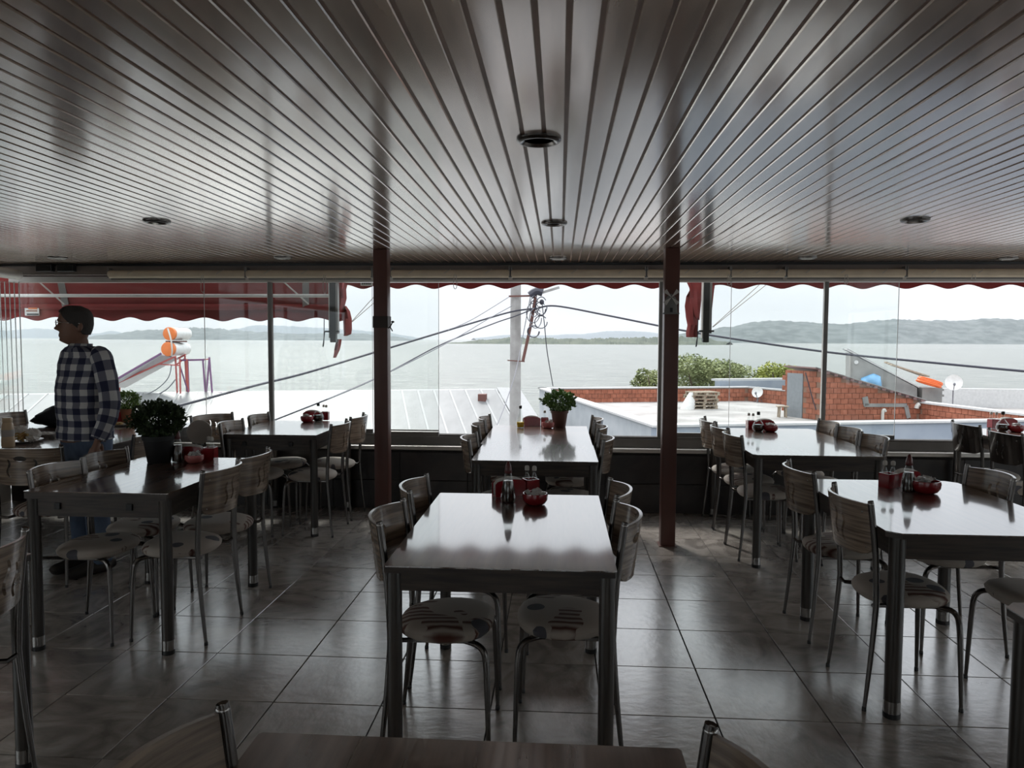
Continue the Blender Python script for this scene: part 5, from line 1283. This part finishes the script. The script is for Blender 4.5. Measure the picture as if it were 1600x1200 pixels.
for ar in (armL, armR):
    top = Vector(ar[0])+Vector((-.02 if ar is armL else .02, .04 if ar is armL else -.04, .022))
    sleeve([tuple(top)]+ar, [.030, .058, .058, .054, .050, .041], 'sleeve')
    w0 = Vector(ar[-1]); w1 = Vector(ar[-2]); dd_ = (w1-w0).normalized(); MB().tube([w0+dd_*.0, w0+dd_*.045], [.0445, .0465], 18, cap=False).build('cuff', 'plaid_shirt', person, True)
# collar
uv_loft([(xx(125.5), 0, zz(550), .076, .082), (xx(126.5), 0, zz(544), .066, .070), (xx(128.5), 0, zz(537), .060, .063)], 28, False, 'collar', 'plaid_shirt')
for s_ in (-1, 1):
    MB().poly3([(xx(112), s_*.03, zz(540)), (xx(106.5), s_*.035-.01, zz(549)), (xx(121), s_*.072-.006, zz(552)), (xx(124), s_*.066, zz(541))], .006).build('collar_tip', 'plaid_shirt', person)
# jeans
jm = MB(); V, F = loft([(xx(132), 0, zz(674), .128, .176), (xx(133), 0, zz(690), .128, .176), (xx(134), 0, zz(705), .118, .165), (xx(134), 0, zz(716), .100, .15)], 28); jm.add(V, F)
for s_ in (-1, 1): jm.tube(legpts(s_)[:4]+[tuple(Vector(legpts(s_)[4])+Vector((0, 0, -.01)))], [.096, .080, .072, .068, .066], 16, 5)
jt = jm.build('jeans_tmp', 'denim'); rm = jt.modifiers.new('remesh', 'REMESH'); rm.mode = 'VOXEL'; rm.voxel_size = .011; rm.use_smooth_shade = True
me = bpy.data.meshes.new_from_object(jt.evaluated_get(bpy.context.evaluated_depsgraph_get())); me.name = 'jeans'
if not me.materials: me.materials.append(MATS['denim'])
bpy.data.objects.remove(jt); obj('jeans', me, person)
for s_ in (-1, 1):
    f0 = Vector(legpts(s_)[-1]); f0.z = .045; fd = rot_((-1, 0, 0)); MB().tube([f0-fd*.085, f0-fd*.03, f0+fd*.08, f0+fd*.19+Vector((0, 0, -.008)), f0+fd*.215+Vector((0, 0, -.014))], [.030, .045, .045, .034, .018], 14, 3).build('shoe', 'shoe', person, True)
# hair cap
hn, hm_ = 48, 16; V = []
HR = {round(r_[0], 3): r_ for r_ in HPi}
def row_at(y):
    for i in range(len(HPi)-1):
        if HPi[i][0] <= y <= HPi[i+1][0]:
            q = (y-HPi[i][0])/max(1e-6, HPi[i+1][0]-HPi[i][0]); return tuple(a*(1-q)+b_*q for a, b_ in zip(HPi[i], HPi[i+1]))
    return HPi[0] if y < HPi[0][0] else HPi[-1]
for j in range(hm_):
    for k in range(hn):
        t_ = 2*PI*k/hn; ang = abs((t_+PI) % (2*PI)-PI)
        low = 488 if ang < .6 else (488+(506-488)*min(1, (ang-.6)/.7) if ang < 1.45 else 506+(523-506)*min(1, (ang-1.45)/.7))
        y = 480.0+(low-480.0)*(j/(hm_-1))**.8; r_ = row_at(y); p = Vector(head_pt(*r_, t_, .006+.0025*math.sin(13*t_+j*2.1))); p.z += .006*(1-j/(hm_-1)); V.append(tuple(p))
F = [(j*hn+k, j*hn+(k+1) % hn, (j+1)*hn+(k+1) % hn, (j+1)*hn+k) for j in range(hm_-1) for k in range(hn)]+[tuple(range(hn))]
ho_ = MB().add(V, F).build('hair', 'hair', person, True); s2 = ho_.modifiers.new('volume', 'SOLIDIFY'); s2.thickness = .010; s2.offset = -.6
# glasses
gl = empty('glasses', (0, 0, 0)); gl.parent = person
for s_ in (-1, 1):
    c = Vector((xx(91.5), s_*.034, zz(505.5)))
    MB().tube([c+Vector((.006*math.cos(2*PI*i/20)*0, .025*math.cos(2*PI*i/20), .019*math.sin(2*PI*i/20))) for i in range(21)], .0016, 6).build('rim', 'chrome', gl, True)
    MB().tube([c+Vector((0, s_*.026, .006)), (xx(100), s_*.078, zz(504.5)), (xx(128), s_*.086, zz(506))], .0015, 6).build('temple', 'chrome', gl, True)
    MB().lathe([(.023, 0), (.023, .001)], 18, c, Matrix.Rotation(PI/2, 3, 'Y')).build('lens', 'lens_glass', gl, True)
MB().tube([(xx(91.5), -.010, zz(504.5)), (xx(89.8), 0, zz(503.8)), (xx(91.5), .010, zz(504.5))], .0015, 6, 2).build('bridge', 'chrome', gl, True)
